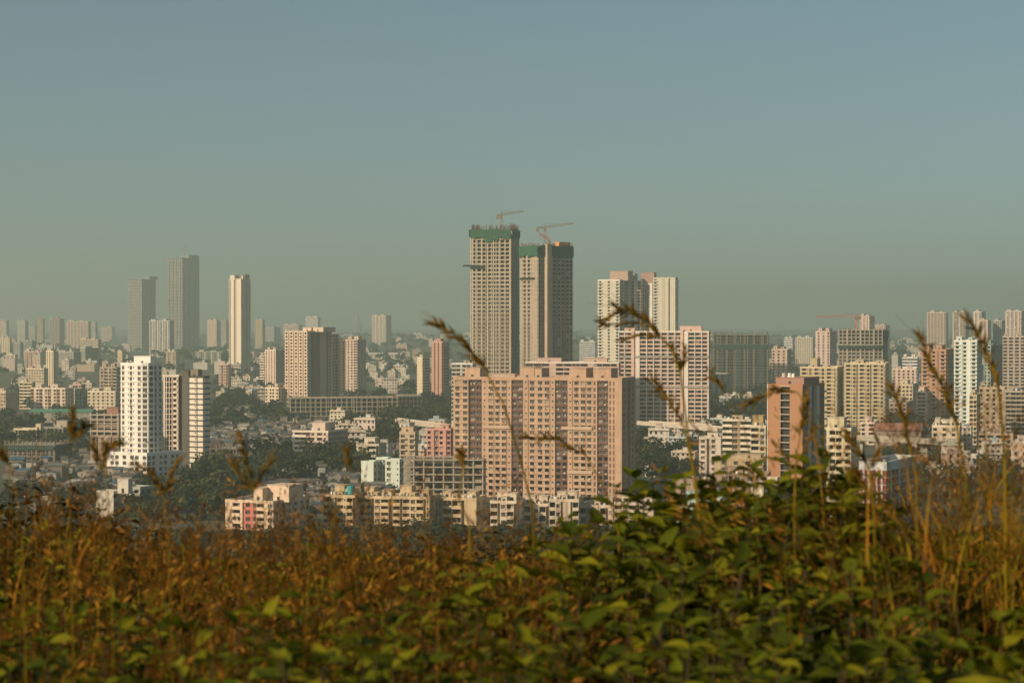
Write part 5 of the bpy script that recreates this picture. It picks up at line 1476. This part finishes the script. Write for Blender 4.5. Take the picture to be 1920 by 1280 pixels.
SEED_H = foliage('green_brown_seed_head', (.06, .045, .006), (.12, .075, .008), (.26, .13, .014), .25, .8)
stalk('arching grass stalk crossing the left part of the peach slab and the tallest tower foot', [(1000, 960), (975, 860), (945, 760), (910, 695), (882, 655), (850, 625), (815, 606)], 5.0, 4, .0042, 46, None, 4)
stalk('tall nodding grass stalk in front of the white gridded block and the cream high rises', [(1318, 1010), (1303, 890), (1288, 800), (1276, 700), (1262, 660), (1240, 632), (1212, 602), (1180, 582), (1152, 574)], 5.0, 4, .0042, 34, None, 3,
      branches=[[(1212, 602), (1180, 606), (1140, 608), (1122, 600)], [(1240, 632), (1205, 628), (1165, 636)], [(1276, 690), (1266, 672), (1262, 650)], [(1180, 582), (1150, 590), (1128, 606)], [(1274, 700), (1282, 676), (1284, 654)]])
stalk('grass stalk leaning left across the lower white gridded block', [(1312, 990), (1298, 870), (1282, 800), (1255, 752), (1222, 712)], 5.3, 3, .0036, 30)
stalk('thin grass stalk leaning between the gridded block and the orange tower', [(1420, 930), (1395, 800), (1360, 740), (1325, 692)], 5.4, 2, .0022, 10, None, 1)
stalk('grass stalk bending left across the top of the orange tower', [(1545, 960), (1535, 860), (1520, 770), (1495, 735), (1460, 728), (1402, 758)], 5.0, 3, .003, 26)
stalk('grass stalk standing before the lower part of the orange tower', [(1490, 960), (1492, 870), (1500, 820), (1512, 750)], 4.8, 2, .003, 16, None, 2, branches=[[(1492, 870), (1515, 830), (1530, 800)], [(1490, 880), (1470, 850), (1452, 830)]])
stalk('grass stalk with slanting head left of the mint tower', [(1720, 900), (1705, 830), (1692, 780), (1676, 730)], 4.6, 3, .0042, 34, None, 2)
stalk('grass stalk with long slanting head before the brick tower', [(1812, 900), (1795, 800), (1775, 740), (1750, 690), (1724, 632)], 4.7, 4, .0044, 46, None, 2)
stalk('grass stalk with long slanting head right of the mint tower', [(1885, 860), (1874, 740), (1862, 690), (1845, 645), (1815, 600)], 4.7, 4, .0044, 46, None, 2)
stalk('faint arching grass stalk over the lower right of the peach slab', [(1160, 980), (1130, 910), (1100, 855), (1050, 825), (985, 822)], 5.2, 3, .0032, 30)
stalk('grass stalk rising left of the concrete skeleton', [(880, 985), (860, 930), (868, 880), (862, 850)], 5.0, 2, .003, 18)
stalk('forked grass stalk in front of the low frame right of the banded tower', [(478, 960), (470, 900), (458, 850), (448, 815)], 3.6, 3, .0016, 24, None, 1, branches=[[(474, 920), (450, 890), (430, 868)], [(474, 925), (492, 885), (505, 860)]])
stalk('forked grass stalk in front of the white podium at left', [(315, 1000), (305, 930), (290, 890), (255, 870)], 3.6, 3, .0016, 24, None, 1, branches=[[(305, 930), (322, 890), (330, 860)]])
stalk('drooping grass stalk before the brown unfinished block', [(205, 1010), (200, 930), (192, 870), (200, 838), (225, 832)], 3.6, 3, .0016, 27, None, 1, branches=[[(196, 880), (180, 850), (176, 830)]])
stalk('orange grass stalk before the cream flats at far left', [(130, 1010), (128, 900), (130, 820), (138, 775)], 3.6, 2, .0016, 20, None, 1, branches=[[(130, 830), (150, 806), (165, 800)]])
stalk('small grass stalk rising at the left edge', [(40, 1010), (30, 930), (15, 870), (4, 850)], 3.6, 2, .0016, 16, None, 1)
stalk('grass stalk rising before the gap right of the yellow flats', [(620, 1000), (640, 920), (655, 880), (650, 845)], 3.6, 2, .0016, 16, None, 1)
stalk('red stemmed stalk crossing the hedge below the red panelled block', [(1800, 1180), (1740, 1060), (1690, 990), (1650, 930)], 4.0, 2, .003, 12, STEM, 1)
stalk('grass stalk group leader before the red panelled block', [(1640, 960), (1630, 880), (1606, 840), (1590, 815)], 4.7, 3, .0036, 30, None, 1, branches=[[(1630, 880), (1650, 840), (1640, 810)]])

#SECTION haze
m, t, p = new_mat('haze_air')
t.nodes.remove(p)
pv = N(t, 'ShaderNodeVolumePrincipled')
pv.inputs['Color'].default_value = HAZE_COLOR
pv.inputs['Density'].default_value = HAZE_DENSITY
pv.inputs['Anisotropy'].default_value = HAZE_G
t.links.new(pv.outputs[0], t.nodes['Material Output'].inputs['Volume'])
mb = MB(); mb.box(-14500, 14500, -14500, 14500, -4, HAZE_TOP)
tag(mb.build('haze', m), 'grey green haze hanging over the whole city', 'haze', None, 'stuff')
